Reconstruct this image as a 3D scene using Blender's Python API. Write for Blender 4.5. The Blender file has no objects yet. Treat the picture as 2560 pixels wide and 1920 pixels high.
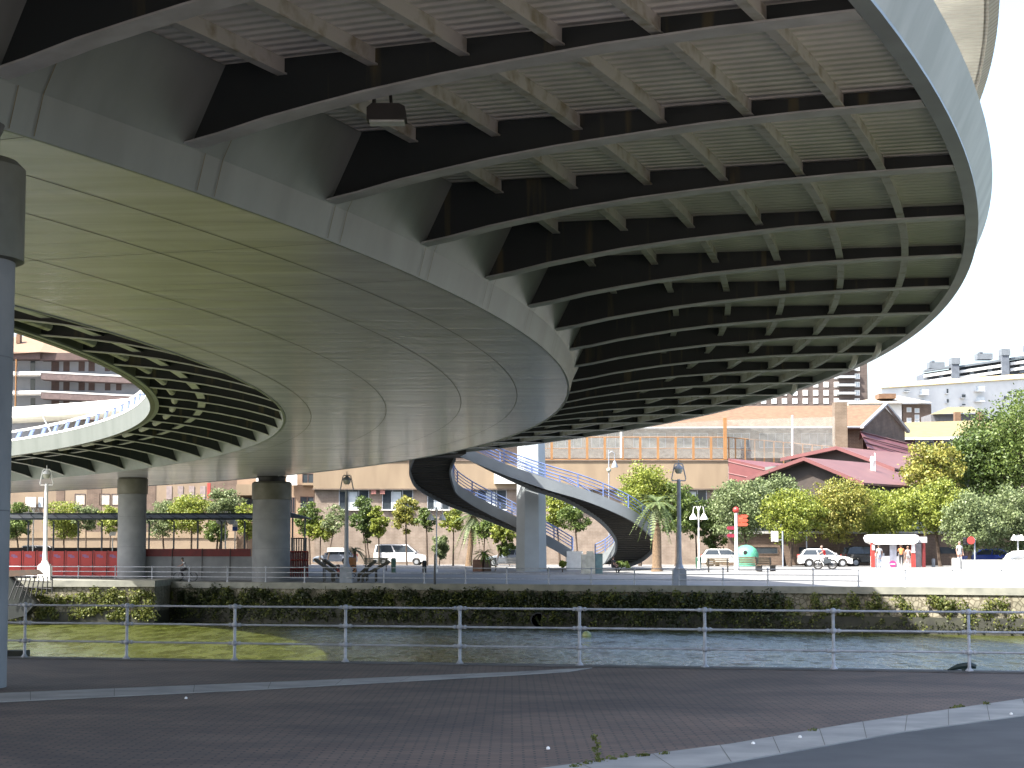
import bpy, math, random
from mathutils import Vector, Matrix
import numpy as np
R_=math.radians; PI=math.pi
random.seed(7); np.random.seed(7)
scn=bpy.context.scene
# ---------------- camera
FPX=5000.0; HOR=1380.0; CZ=2.14
TH=math.atan((HOR-960)/FPX)
cd=bpy.data.cameras.new('camera'); cam=bpy.data.objects.new('camera',cd); scn.collection.objects.link(cam)
cam.location=(0,0,CZ); cam.rotation_euler=(PI/2+TH,0,0)
cd.sensor_width=36; cd.lens=FPX/2560*36; cd.clip_start=.2; cd.clip_end=6000
scn.camera=cam
# ---------------- light
SUN=Vector((-.52,-.32,.79)).normalized()
el=math.asin(SUN.z)
w=bpy.data.worlds.new('World'); scn.world=w; w.use_nodes=True
nt=w.node_tree; nt.nodes.clear()
sky=nt.nodes.new('ShaderNodeTexSky'); sky.sky_type='NISHITA'; sky.sun_disc=False
sky.sun_elevation=el; sky.sun_rotation=math.atan2(SUN.x,SUN.y)
sky.air_density=1.0; sky.dust_density=4.0; sky.ozone_density=1.0
bg=nt.nodes.new('ShaderNodeBackground'); bg.inputs[1].default_value=.15
wo=nt.nodes.new('ShaderNodeOutputWorld')
nt.links.new(sky.outputs[0],bg.inputs[0]); nt.links.new(bg.outputs[0],wo.inputs[0])
sl=bpy.data.lights.new('sun','SUN'); sl.energy=4.9; sl.angle=R_(.5); sl.color=(1,.95,.86)
so=bpy.data.objects.new('sun',sl); scn.collection.objects.link(so)
so.rotation_euler=SUN.to_track_quat('Z','Y').to_euler(); so.location=(-60,-30,90)
scn.view_settings.view_transform='Standard'; scn.view_settings.look='None'
scn.view_settings.exposure=1.92; scn.view_settings.gamma=1
scn.render.engine='CYCLES'
scn.cycles.max_bounces=10; scn.cycles.diffuse_bounces=5; scn.cycles.glossy_bounces=4
# ---------------- pixel helpers (native 2560x1920 measurements of the photo -> world)
c_,s_=math.cos(TH),math.sin(TH)
def ray(x,y):
    u=(x-1280)/FPX; v=(960-y)/FPX
    return Vector((u,c_-s_*v,s_+c_*v))
def P(x,y,Y):
    d=ray(x,y); t=Y/d.y; return Vector((d.x*t,Y,CZ+d.z*t))
def G(x,y,z=0.0):
    d=ray(x,y); t=(z-CZ)/d.z; return Vector((d.x*t,d.y*t,z))
EA,EB=Vector((-38.4,150)),Vector((30.2,118))
ED=(EB-EA).normalized(); EN=Vector((-ED.y,ED.x))
if EN.y<0: EN=-EN
def dist_edge(X,Y): return (Vector((X,Y))-EA).dot(EN)
def GZ(X,Y):
    d=dist_edge(X,Y); return 0 if d<4 else min(.95,.034*(d-4))
def YE(x): return 132.09/(1+.4665*(x-1280)/FPX)
def gp(x,Y):      # ground point on the far bank at pixel column x, depth Y
    X=P(x,1380,Y).x; return Vector((X,Y,GZ(X,Y)))
def YC(px,D=142.0):   # depth at which the column px clears the bridge shadow
    k=(px-1280)/FPX; A_=1+k*k; B_=2*(114.3*k-80.63); C_=114.3**2+80.63**2-D*D
    return (-B_+math.sqrt(B_*B_-4*A_*C_))/(2*A_)
def mpp(Y): return Y/FPX
# ---------------- materials
MT={}
KEEP={'painted steel soffit','painted steel web','grey flange paint','stained purlin paint','corrugated steel deck','white enamel','white render','pale stone kerb'}
def mat(name,col,rough=.7,col2=None,scale=3.0,bump=0,metal=0,detail=6,dist=0,stretch=None,emit=None,spec=.5,lo=.35,hi=.65,coat=0):
    if name in MT: return MT[name]
    if name not in KEEP:
        col=tuple(x*.83 for x in col); col2=tuple(x*.83 for x in col2) if col2 is not None else None
    m=bpy.data.materials.new(name); m.use_nodes=True; n=m.node_tree; b=n.nodes['Principled BSDF']
    b.inputs['Base Color'].default_value=(*col,1); b.inputs['Roughness'].default_value=rough; b.inputs['Metallic'].default_value=metal
    b.inputs['Specular IOR Level'].default_value=spec
    if coat: b.inputs['Coat Weight'].default_value=coat
    if col2 is None: col2=tuple(max(0,c*.72) for c in col)
    tc=n.nodes.new('ShaderNodeTexCoord'); mp=n.nodes.new('ShaderNodeMapping'); n.links.new(tc.outputs['Object'],mp.inputs[0])
    if stretch: mp.inputs['Scale'].default_value=stretch
    no=n.nodes.new('ShaderNodeTexNoise'); no.inputs['Scale'].default_value=scale; no.inputs['Detail'].default_value=detail; no.inputs['Distortion'].default_value=dist
    n.links.new(mp.outputs[0],no.inputs['Vector'])
    cr=n.nodes.new('ShaderNodeValToRGB'); cr.color_ramp.elements[0].position=lo; cr.color_ramp.elements[1].position=hi
    cr.color_ramp.elements[0].color=(*col2,1); cr.color_ramp.elements[1].color=(*col,1)
    n.links.new(no.outputs['Fac'],cr.inputs[0]); n.links.new(cr.outputs[0],b.inputs['Base Color'])
    if bump:
        bp=n.nodes.new('ShaderNodeBump'); bp.inputs['Strength'].default_value=bump; bp.inputs['Distance'].default_value=.02
        n.links.new(no.outputs['Fac'],bp.inputs['Height']); n.links.new(bp.outputs[0],b.inputs['Normal'])
    MT[name]=m; return m
def brickmat(name,c1,c2,mortar,sc,bw=.5,rh=.25,rough=.85,vert=False,ms=.02):
    m=mat(name,c1,rough,c2,1.2); c1=tuple(x*.85 for x in c1); c2=tuple(x*.85 for x in c2); mortar=tuple(x*.85 for x in mortar)
    n=m.node_tree; b=n.nodes['Principled BSDF']
    tc=[x for x in n.nodes if x.type=='TEX_COORD'][0]
    br=n.nodes.new('ShaderNodeTexBrick'); br.inputs['Scale'].default_value=sc; br.inputs['Brick Width'].default_value=bw; br.inputs['Row Height'].default_value=rh
    br.inputs['Color1'].default_value=(*c1,1); br.inputs['Color2'].default_value=(*c2,1); br.inputs['Mortar'].default_value=(*mortar,1); br.inputs['Mortar Size'].default_value=ms
    mp=n.nodes.new('ShaderNodeMapping')
    if vert:
        sx=n.nodes.new('ShaderNodeSeparateXYZ'); cx=n.nodes.new('ShaderNodeCombineXYZ'); ad=n.nodes.new('ShaderNodeMath'); ad.operation='ADD'
        n.links.new(tc.outputs['Object'],sx.inputs[0]); n.links.new(sx.outputs[0],ad.inputs[0]); n.links.new(sx.outputs[1],ad.inputs[1])
        n.links.new(ad.outputs[0],cx.inputs[0]); n.links.new(sx.outputs[2],cx.inputs[1]); n.links.new(cx.outputs[0],mp.inputs[0])
    else: n.links.new(tc.outputs['Object'],mp.inputs[0])
    n.links.new(mp.outputs[0],br.inputs['Vector'])
    mx=n.nodes.new('ShaderNodeMix'); mx.data_type='RGBA'; mx.blend_type='MULTIPLY'; mx.inputs[0].default_value=.8
    cr=[x for x in n.nodes if x.type=='VALTORGB'][0]
    cr.color_ramp.elements[0].color=(.68,.66,.64,1); cr.color_ramp.elements[1].color=(1.1,1.1,1.1,1)
    n.links.new(br.outputs[0],mx.inputs[6]); n.links.new(cr.outputs[0],mx.inputs[7]); n.links.new(mx.outputs[2],b.inputs['Base Color'])
    bp=n.nodes.new('ShaderNodeBump'); bp.inputs['Strength'].default_value=.3; bp.inputs['Distance'].default_value=.01
    n.links.new(br.outputs[1],bp.inputs['Height']); bp.invert=True; n.links.new(bp.outputs[0],b.inputs['Normal'])
    return m
def leafmat(name,c1,c2):
    if name in MT: return MT[name]
    m=bpy.data.materials.new(name); m.use_nodes=True; n=m.node_tree; b=n.nodes['Principled BSDF']
    g=n.nodes.new('ShaderNodeNewGeometry'); cr=n.nodes.new('ShaderNodeValToRGB')
    cr.color_ramp.elements[0].color=(*c1,1); cr.color_ramp.elements[1].color=(*c2,1)
    n.links.new(g.outputs['Random Per Island'],cr.inputs[0]); n.links.new(cr.outputs[0],b.inputs['Base Color'])
    b.inputs['Roughness'].default_value=.55
    tr=n.nodes.new('ShaderNodeBsdfTranslucent'); n.links.new(cr.outputs[0],tr.inputs[0])
    ms=n.nodes.new('ShaderNodeMixShader'); ms.inputs[0].default_value=.35
    out=[x for x in n.nodes if x.type=='OUTPUT_MATERIAL'][0]
    n.links.new(b.outputs[0],ms.inputs[1]); n.links.new(tr.outputs[0],ms.inputs[2]); n.links.new(ms.outputs[0],out.inputs[0])
    MT[name]=m; return m
# ---------------- mesh builder
col=scn.collection
class MB:
    def __init__(s): s.v=[]; s.f=[]; s.mi=[]
    def add(s,vs,fs,mi=0):
        o=len(s.v); s.v+= [tuple(v) for v in vs]; s.f+=[tuple(i+o for i in f) for f in fs]; s.mi+=[mi]*len(fs); return s
    def box(s,a,b,mi=0,rot=0,piv=None):
        x0,y0,z0=a; x1,y1,z1=b
        vs=[Vector(p) for p in ((x0,y0,z0),(x1,y0,z0),(x1,y1,z0),(x0,y1,z0),(x0,y0,z1),(x1,y0,z1),(x1,y1,z1),(x0,y1,z1))]
        if rot:
            pv=Vector(piv) if piv else (vs[0]+vs[6])/2; M=Matrix.Rotation(rot,3,'Z'); vs=[M@(q-pv)+pv for q in vs]
        return s.add(vs,[(0,3,2,1),(4,5,6,7),(0,1,5,4),(1,2,6,5),(2,3,7,6),(3,0,4,7)],mi)
    def tube(s,pts,r,n=8,mi=0,cap=True,up=None):
        pts=[Vector(p) for p in pts]; rs=r if isinstance(r,(list,tuple)) else [r]*len(pts)
        vs=[];N=len(pts); pu=None
        for i,p in enumerate(pts):
            t=(pts[min(i+1,N-1)]-pts[max(i-1,0)]).normalized()
            u=Vector((0,0,1)) if abs(t.z)<.9 else Vector((1,0,0))
            if pu is not None: u=pu
            a=t.cross(u).normalized(); b=a.cross(t).normalized(); pu=b
            for k in range(n):
                an=2*PI*k/n; vs.append(p+(a*math.cos(an)+b*math.sin(an))*rs[i])
        fs=[]
        for i in range(N-1):
            for k in range(n): fs.append((i*n+k,i*n+(k+1)%n,(i+1)*n+(k+1)%n,(i+1)*n+k))
        if cap: fs+=[tuple(range(n))[::-1],tuple((N-1)*n+k for k in range(n))]
        return s.add(vs,fs,mi)
    def lathe(s,c,prof,n=16,mi=0,axis='z'):
        vs=[];c=Vector(c)
        for r,z in prof:
            for k in range(n):
                a=2*PI*k/n
                q=(r*math.cos(a),r*math.sin(a),z)
                if axis=='x': q=(z,r*math.cos(a),r*math.sin(a))
                if axis=='y': q=(r*math.sin(a),z,r*math.cos(a))
                vs.append(c+Vector(q))
        fs=[]
        for i in range(len(prof)-1):
            for k in range(n): fs.append((i*n+k,i*n+(k+1)%n,(i+1)*n+(k+1)%n,(i+1)*n+k))
        fs+=[tuple(range(n))[::-1],tuple((len(prof)-1)*n+k for k in range(n))]
        return s.add(vs,fs,mi)
    def prism(s,pts,d,mi=0):   # planar polygon extruded by vector d
        n=len(pts); pts=[Vector(p) for p in pts]; d=Vector(d)
        fs=[tuple(range(n))[::-1],tuple(range(n,2*n))]+[(i,(i+1)%n,n+(i+1)%n,n+i) for i in range(n)]
        return s.add(pts+[p+d for p in pts],fs,mi)
    def ball(s,c,r,n=12,mi=0,sc=(1,1,1)):
        pr=[(max(.001,math.sin(PI*i/8))*r*sc[0],-math.cos(PI*i/8)*r*sc[2]) for i in range(9)]
        return s.lathe(c,pr,n,mi)
    def build(s,name,m,parent=None,smooth=False,local=False):
        me=bpy.data.meshes.new(name)
        off=Vector((0,0,0))
        if parent is not None and not local:
            q=parent
            while q is not None: off+=q.location; q=q.parent
        if off.length>0: vs=[(v[0]-off.x,v[1]-off.y,v[2]-off.z) for v in s.v]
        else: vs=s.v
        me.from_pydata(vs,[],s.f)
        ms=m if isinstance(m,(list,tuple)) else [m]
        for k in ms: me.materials.append(k)
        if len(ms)>1: me.polygons.foreach_set('material_index',s.mi)
        if smooth:
            me.polygons.foreach_set('use_smooth',[True]*len(me.polygons))
            try: me.set_sharp_from_angle(angle=R_(35))
            except Exception: pass
        me.update()
        o=bpy.data.objects.new(name,me); col.objects.link(o)
        if parent is not None: o.parent=parent
        return o
def tag(o,label=None,cat=None,group=None,kind=None):
    if label: o['label']=label
    if cat: o['category']=cat
    if group: o['group']=group
    if kind: o['kind']=kind
    return o
def empty(name,loc,label=None,cat=None,group=None,rz=0):
    o=bpy.data.objects.new(name,None); col.objects.link(o); o.location=loc; o.rotation_euler=(0,0,rz); o.empty_display_size=.3
    return tag(o,label,cat,group)
def struct(o,label=None): 
    o['kind']='structure'
    if label: o['label']=label
    return o
def clone(o,parent=None):
    kids=list(o.children); c=o.copy(); col.objects.link(c)
    if parent is not None: c.parent=parent
    for k in kids: clone(k,c)
    return c
# ================= materials
M_soffit=mat('painted steel soffit',(.68,.685,.76),.18,(.54,.545,.60),.9,1.0,stretch=(.22,1.1,1),dist=.6,detail=3)
M_web=mat('painted steel web',(.225,.262,.265),.42,(.17,.195,.195),.6,.1,stretch=(1,1,.3))
M_dark=mat('shade darkened steel',(.024,.033,.037),.5,(.10,.09,.05),1.6,.1,stretch=(1.4,1.4,.12),lo=.30,hi=.40)  # shade on the rib webs is put into this colour; streaks are grime
M_flange=mat('grey flange paint',(.50,.53,.55),.5,(.38,.40,.41),1.5,.1)
M_purlin=mat('stained purlin paint',(.42,.44,.43),.55,(.24,.23,.17),2.2,.1,lo=.3,hi=.5)
M_fascia=mat('weathered fascia panel',(.52,.56,.53),.5,(.36,.40,.38),.8,.1,stretch=(1,1,.25))
M_seam=mat('panel seam',(.10,.10,.08),.8)
M_concrete=mat('pier concrete',(.27,.28,.285),.75,(.20,.21,.22),.9,.2)
M_collar=mat('pier steel collar',(.17,.17,.14),.5,(.11,.11,.08),1.0,.1)
M_paint=mat('white railing paint',(.44,.46,.50),.4,(.30,.32,.35),6,.15)
M_whitep=mat('white enamel',(.78,.78,.76),.4,(.66,.66,.64),3)
M_blue=mat('blue railing paint',(.15,.21,.42),.4,(.12,.17,.34),3)
M_black=mat('black metal',(.02,.02,.022),.5)
M_glass=mat('dark window glass',(.03,.04,.05),.08,(.05,.06,.07),1)
M_curtain=mat('pale curtain',(.5,.55,.58),.7,(.4,.45,.48),2)
M_red=mat('red paint',(.55,.05,.04),.5,(.42,.04,.03),2)
M_dred=mat('dark red paint',(.16,.012,.012),.6,(.11,.01,.01),2)
M_bark=mat('bark',(.10,.07,.05),.9,(.05,.035,.025),6,.4)
M_alu=mat('galvanised metal',(.45,.47,.5),.4,(.35,.37,.4),3,metal=.4)
M_rubber=mat('rubber',(.02,.02,.02),.8)
M_skin=mat('skin',(.45,.26,.19),.6)
# deck ceiling with radial corrugation
def corrug(name,c1,c2,pitch=.2,amp=1.0):
    m=mat(name,c1,.55,c2,.5); n=m.node_tree; b=n.nodes['Principled BSDF']
    tc=[x for x in n.nodes if x.type=='TEX_COORD'][0]
    sx=n.nodes.new('ShaderNodeSeparateXYZ'); at=n.nodes.new('ShaderNodeMath'); at.operation='ARCTAN2'
    n.links.new(tc.outputs['Object'],sx.inputs[0]); n.links.new(sx.outputs[1],at.inputs[0]); n.links.new(sx.outputs[0],at.inputs[1])
    mu=n.nodes.new('ShaderNodeMath'); mu.operation='MULTIPLY'; mu.inputs[1].default_value=123/pitch*2*PI
    sn=n.nodes.new('ShaderNodeMath'); sn.operation='SINE'; n.links.new(at.outputs[0],mu.inputs[0]); n.links.new(mu.outputs[0],sn.inputs[0])
    bp=n.nodes.new('ShaderNodeBump'); bp.inputs['Strength'].default_value=amp; bp.inputs['Distance'].default_value=.03
    n.links.new(sn.outputs[0],bp.inputs['Height']); n.links.new(bp.outputs[0],b.inputs['Normal'])
    return m
M_deck=corrug('corrugated steel deck',(.76,.77,.74),(.62,.63,.60),.36)
M_canopy=corrug('slatted canopy lining',(.40,.38,.33),(.30,.285,.25),.35,.8)

# ================= the bridge (ring sector, measured centre and radii)
BC=Vector((-114.3,80.63)); SL=-.01257
def B(Rr,az,H):
    a=R_(az); X=BC.x+Rr*math.cos(a); Y=BC.y+Rr*math.sin(a); return Vector((X,Y,CZ+H+SL*Y))
bridge=empty('road_bridge',(BC.x,BC.y,0),'curved grey steel road bridge sweeping overhead across the river','bridge')
AZ0,AZ1=-52.0,80.0
def sweep(prof,a0=AZ0,a1=AZ1,st=.7,closed=True,mb=None):
    mb=mb or MB(); n=max(1,int(round((a1-a0)/st))); k=len(prof)
    vs=[B(r,a0+(a1-a0)*i/n,h) for i in range(n+1) for r,h in prof]
    fs=[]
    for i in range(n):
        for j in range(k if closed else k-1):
            fs.append((i*k+j,i*k+(j+1)%k,(i+1)*k+(j+1)%k,(i+1)*k+j))
    if closed: fs+=[tuple(range(k)),tuple(n*k+j for j in range(k))[::-1]]
    return mb.add(vs,fs)
so_=sweep([(116.5,7.3),(104.5,7.3),(104.5,7.34),(116.5,7.34)]).build('soffit',M_soffit,bridge)
sweep([(116.52,7.27),(116.58,7.27),(116.76,8.0),(117.5,9.50),(103.55,9.44),(104.38,7.27),(104.48,7.27),(104.48,7.345),(116.52,7.345)]).build('box_girder_web',M_web,bridge)
mb=MB()
for r in (114.5,112.2,109.0,105.65,):
    sweep([(r-.014,7.296),(r+.014,7.296)],closed=False,mb=mb)
for k,a in enumerate(np.arange(-18.7-8.4*3,78,2.81)):
    r0,r1=(104.5,116.5) if k%3==0 else ((109.0,116.5) if k%3==1 else (104.5,109.0))
    vs=[B(r0,a-.006,7.2965),B(r1,a-.006,7.2965),B(r1,a+.006,7.2965),B(r0,a+.006,7.2965)]; mb.add(vs,[(0,1,2,3)])
mb.build('panel_joints',M_seam,bridge)
mb=MB()
for a in [-18.9+2.81*j for j in range(-11,20)]:
    for da in (-.02,.30):
        for (r0,h0,r1,h1) in ((116.6,7.3,116.775,8.0),(116.775,8.0,117.5,9.44)):
            if da<0 and h0>7.5: continue
            A0=B(r0+.012,a+da,h0);A1=B(r0+.012,a+da+.011,h0);B0=B(r1+.012,a+da,h1);B1=B(r1+.012,a+da+.011,h1); mb.add([A0,A1,B1,B0],[(0,1,2,3)])
mb.build('weld_lines',mat('rusty weld line',(.20,.17,.09),.8),bridge)
# decks either side
sweep([(117.3,9.52),(129.6,9.52),(129.9,9.95),(98.25,9.5),(98.15,9.46),(103.7,9.46),(103.7,9.6),(117.3,9.6)]).build('deck_slab',M_deck,bridge)
sweep([(129.72,9.28),(130.12,10.2),(130.0,10.35),(129.6,10.2),(129.5,9.28)]).build('outer_fascia',M_fascia,bridge)
sweep([(129.42,9.19),(129.75,9.2),(129.75,9.27),(129.6,9.27),(129.55,9.515),(129.42,9.515)]).build('edge_beam',M_web,bridge)
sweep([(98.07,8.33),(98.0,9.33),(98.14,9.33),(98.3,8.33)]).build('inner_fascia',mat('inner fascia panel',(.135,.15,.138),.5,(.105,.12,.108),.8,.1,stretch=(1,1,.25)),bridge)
sweep([(98.3,8.35),(98.5,8.35),(98.5,8.42),(98.3,8.42)]).build('inner_edge_beam',M_web,bridge)
# ribs
OR=[(116.6,8.02),(117.5,8.17),(118.5,8.38),(119.5,8.54),(120.5,8.69),(122,8.86),(123.5,8.98),(125,9.09),(127,9.17),(129.4,9.21)]
IR=[(104.42,7.36),(103.6,7.62),(102.6,7.86),(101.4,8.09),(100,8.28),(98.5,8.42)]
def rib(pts,topin,nm,az,th,fw,mats):
    a=R_(az); t=Vector((-math.sin(a),math.cos(a),0)); mb=MB()
    bot=[B(r,az,h) for r,h in pts]; zt_=9.515 if topin>110 else 9.455; top=[B(r,az,zt_) for r,h in pts]
    if topin: top[0]=B(topin,az,zt_)
    k=len(pts); vs=[v-t*th/2 for v in bot]+[v-t*th/2 for v in top]+[v+t*th/2 for v in bot]+[v+t*th/2 for v in top]
    fs=[]
    for i in range(k-1):
        fs+=[(i,i+1,k+i+1,k+i),(2*k+i,3*k+i,3*k+i+1,2*k+i+1)]
    o=mb.add(vs,fs).build(nm,mats[0],bridge)
    f=MB(); vs=[]
    for v in bot: vs+=[v-t*fw/2+Vector((0,0,-.02)),v+t*fw/2+Vector((0,0,-.02)),v+t*fw/2+Vector((0,0,.02)),v-t*fw/2+Vector((0,0,.02))]
    fs=[]
    for i in range(k-1):
        for j in range(4): fs.append((4*i+j,4*i+(j+1)%4,4*i+4+(j+1)%4,4*i+4+j))
    fs+=[(0,1,2,3),(4*k-4,4*k-1,4*k-2,4*k-3)]
    f.add(vs,fs).build('flange',mats[1],o)
    return o
outer_az=[-19.15-2.82*j for j in range(11,0,-1)]+[-19.02,-16.16]+[-18.95+2.81*j for j in range(2,35)]
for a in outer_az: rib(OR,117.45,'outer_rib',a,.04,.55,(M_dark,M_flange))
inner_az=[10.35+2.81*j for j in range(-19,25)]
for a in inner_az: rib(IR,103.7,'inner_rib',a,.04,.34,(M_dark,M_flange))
for r in (118.7,120.55,122.35,124.15,125.95,127.8):
    sweep([(r-.1,9.2),(r+.1,9.2),(r+.1,9.23),(r+.045,9.23),(r+.045,9.517),(r-.045,9.517),(r-.045,9.23),(r-.1,9.23)]).build('purlin',M_purlin,bridge)
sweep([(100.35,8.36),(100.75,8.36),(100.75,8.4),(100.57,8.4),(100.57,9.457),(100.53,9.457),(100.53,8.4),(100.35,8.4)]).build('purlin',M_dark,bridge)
sweep([(100.38,8.352),(100.72,8.352)],closed=False).build('purlin_flange',M_flange,bridge)
for j,a in enumerate(inner_az[10:40]):
    mb=MB(); mb.tube([B(99.25,a+.25,8.55),B(99.25,a+1.3,8.55),B(99.25,a+2.0,8.55)],.17,8)
    mb.build('duct_segment',M_purlin,bridge,True)
# canopy over the footway
sweep([(130.0,14.8),(130.0,14.9),(130.12,14.9),(130.12,14.78),(130.4,15.0),(130.42,15.3),(128.4,15.75),(125.6,15.75),(125.5,14.95),(126,14.8)]).build('canopy_roof',M_canopy,bridge)
sweep([(125.44,14.85),(125.5,15.8),(125.3,15.8),(125.3,14.85)]).build('canopy_edge',M_whitep,bridge)
mb=MB()
for a in np.arange(AZ0+1,AZ1,5.62):
    b0=B(127.2,a,9.9); b1=B(127.2,a,13.2); b2=B(129.2,a,14.85); b3=B(126,a,14.85)
    mb.tube([b0,b1,b2],[.12,.11,.08],6); mb.tube([b1,b3],[.1,.07],6)
mb.build('canopy_post',M_alu,bridge)
tag(bridge.children[-1],kind='stuff')
# inner parapet: white strip, blue struts, white top rail
sweep([(97.98,9.33),(98.2,9.33),(98.2,9.46),(97.98,9.46)]).build('parapet_kerb',M_whitep,bridge)
sweep([(98.0,9.93),(98.22,9.93),(98.22,10.05),(98.0,10.05)]).build('parapet_rail',M_whitep,bridge)
mb=MB()
for a in np.arange(5,70,1.4):
    A0=B(98.05,a+.35,9.46);A1=B(98.05,a+.7,9.46);B0=B(98.05,a,9.93);B1=B(98.05,a+.35,9.93)
    r=Vector((math.cos(R_(a)),math.sin(R_(a)),0))*.08
    mb.prism([A0,A1,B1,B0],r)
mb.build('parapet_struts',M_blue,bridge)
# floodlight hanging under a rib, drains at the edge
FL=P(968,286,36.1)
fl=empty('floodlight',FL,'black floodlight hanging under the second steel rib of the bridge','lamp'); fl.scale=(1.1,1.1,1.1)
mb=MB(); mb.prism([(-.33,-.2,-.12),(.33,-.2,-.12),(.3,-.2,.1),(.2,-.2,.15),(-.25,-.2,.15),(-.33,-.2,.08)],(0,.42,0)); mb.build('housing',M_black,fl,local=True)
MB().box((-.29,-.17,-.16),(.29,.19,-.125)).build('lens',mat('floodlight lens',(.75,.8,.8),.15),fl,local=True)
MB().tube([(-.22,0,.14),(-.22,0,.42)],.035,6).tube([(.07,0,.14),(.05,0,.36)],.03,6).tube([(-.22,0,.42),(.05,0,.36)],.03,6).tube([(-.1,0,.4),(-.1,0,.52)],.035,6).build('bracket',M_black,fl,local=True)
for px,py,az in ((2200,880,0),(1990,975,0),(2140,908,0)):
    d=ray(px,py); t=(9.1)/(d.z-SL*d.y); q=Vector((d.x*t,d.y*t,CZ+d.z*t))
    MB().tube([q+Vector((0,0,.35)),q+Vector((-.1,0,0)),q+Vector((-.25,0,-.22))],[.13,.12,.1],8).build('drain_spout',M_whitep,bridge,True)
# ---- piers
def pier(px,Y,zb,rad,top_r,label,cap_h,cap_y_top,neck):
    X=P(px,1380,Y).x; zt=P(px,cap_y_top,Y-rad).z
    o=empty('bridge_pier',(X,Y,zb),label,'bridge pier','concrete piers carrying the bridge')
    h=zt-zb
    MB().lathe((0,0,0),[(rad,-.3),(rad,h-cap_h)],40).build('shaft',M_concrete,o,True,True)
    MB().lathe((0,0,0),[(rad+.02,h-cap_h-.02),(top_r,h-cap_h),(top_r,h-.12),(top_r-.12,h)],40).build('collar',M_collar,o,True,True)
    zs=CZ+7.3+SL*Y
    MB().lathe((0,0,0),[(rad*.72,h-.02),(rad*.72,zs-zb-.16),(rad*.8,zs-zb+.02)],24).build('bearing',M_black,o,True,True)
    mb=MB()
    for z in (h*.33,h*.62): mb.lathe((0,0,0),[(rad+.004,z),(rad+.004,z+.02)],40)
    mb.build('joint_line',mat('joint line',(.2,.21,.22),.9),o,local=True)
    return o
pier(-141,32.0,0,1.02,1.16,'nearest round pier cut by the left frame edge',1.62,372,1)
pier(329,147.6,GZ(-28,147.6),1.04,1.12,'slimmer round pier on the far bank beside the sunlit white lamp post',1.2,1193,1)
pier(678,145.5,GZ(-17.5,145.5),1.37,1.44,'thicker shaded round pier on the far bank at the end of the long shelter',1.28,1203,1)
# ================= ground, quays and river
M_pave=brickmat('brick paving',(.19,.132,.10),(.128,.10,.082),(.066,.058,.052),1.0,.24,.12,.8,ms=.014)
_n=M_pave.node_tree; _no=[x for x in _n.nodes if x.type=='TEX_NOISE'][0]; _no.inputs['Scale'].default_value=.32; _no.inputs['Distortion'].default_value=1.2; _no.inputs['Detail'].default_value=9
_cr=[x for x in _n.nodes if x.type=='VALTORGB'][0]; _cr.color_ramp.elements[0].color=(.55,.56,.60,1); _cr.color_ramp.elements[1].color=(1.25,1.2,1.15,1)
M_kerb=mat('pale stone kerb',(.31,.31,.29),.8,(.21,.215,.205),1.3,.2)
M_asph=mat('worn asphalt',(.085,.09,.095),.9,(.06,.065,.07),1.1,.3)
M_prom=mat('pale promenade paving',(.235,.235,.23),.85,(.19,.19,.185),.5)
M_road=mat('far road asphalt',(.20,.20,.20),.9,(.16,.16,.16),.4)
M_grass=mat('dry grass',(.12,.13,.035),.95,(.20,.16,.06),.6,.4)
M_coping=mat('quay coping stone',(.26,.26,.22),.9,(.17,.175,.15),1.2,.3)
nl0=G(75,1647); nl1=G(2410,1682); nd=(nl1-nl0).normalized(); nn=Vector((-nd.y,nd.x,0))
if nn.y<0: nn=-nn
def NL(x,off=0):   # near railing line at pixel column x
    k=(x-1280)/FPX/c_; # approx
    q=nl0+nn*off
    t=(k*q.y-q.x)/(nd.x-k*nd.y); return q+nd*t
L0=nl0-nd*140+nn*.28; L1=nl1+nd*140+nn*.28
struct(MB().prism([(L0.x,L0.y,-4),(L1.x,L1.y,-4),(L1.x,-90,-4),(L0.x,-90,-4)],(0,0,4)).build('near_quay',M_pave),'dark brick paved quay in the foreground')
c0=L0-nn*.35; c1=L1-nn*.35
struct(MB().prism([(L0.x,L0.y,0.004),(L1.x,L1.y,0.004),(c1.x,c1.y,0.004),(c0.x,c0.y,0.004)],(0,0,.03)).build('near_coping',mat('near coping',(.13,.135,.14),.85,(.09,.095,.1),1.5)),'dark coping stones along the near quay edge')
def strip(name,up,lo,m,z0=.004,h=.012,label=None,joints=0):
    pu=[G(*p,0) for p in up]; pl=[G(*p,0) for p in lo]
    poly=pu+pl[::-1]
    o=struct(MB().prism([(p.x,p.y,z0) for p in poly],(0,0,h)).build(name,m),label)
    if joints:
        def walk(pp,t):
            L=[(pp[i+1]-pp[i]).length for i in range(len(pp)-1)]; d=t*sum(L)
            for i,l in enumerate(L):
                if d<=l or i==len(L)-1: return pp[i].lerp(pp[i+1],min(1,d/l))
                d-=l
        tot=sum((pu[i+1]-pu[i]).length for i in range(len(pu)-1)); nj=int(tot/joints); jb=MB()
        for k in range(1,nj):
            a=walk(pu,k/nj); b=walk(pl,k/nj); dr=(b-a).normalized().cross(Vector((0,0,1)))*.004; z=Vector((0,0,z0+h+.002))
            jb.add([a-dr+z,b-dr+z,b+dr+z,a+dr+z],[(0,1,2,3)])
        jb.build('stone_joints',M_seam,o)
    return o
strip('stone_band',[(-600,1765),(0,1735),(640,1709),(1280,1682),(1480,1671)],[(-600,1792),(0,1757),(640,1726),(1280,1690),(1420,1681)],mat('pale stone band',(.40,.385,.35),.8,(.29,.28,.26),1.6,.2),.005,.012,'pale stone band crossing the brick paving',1.3)
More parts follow.
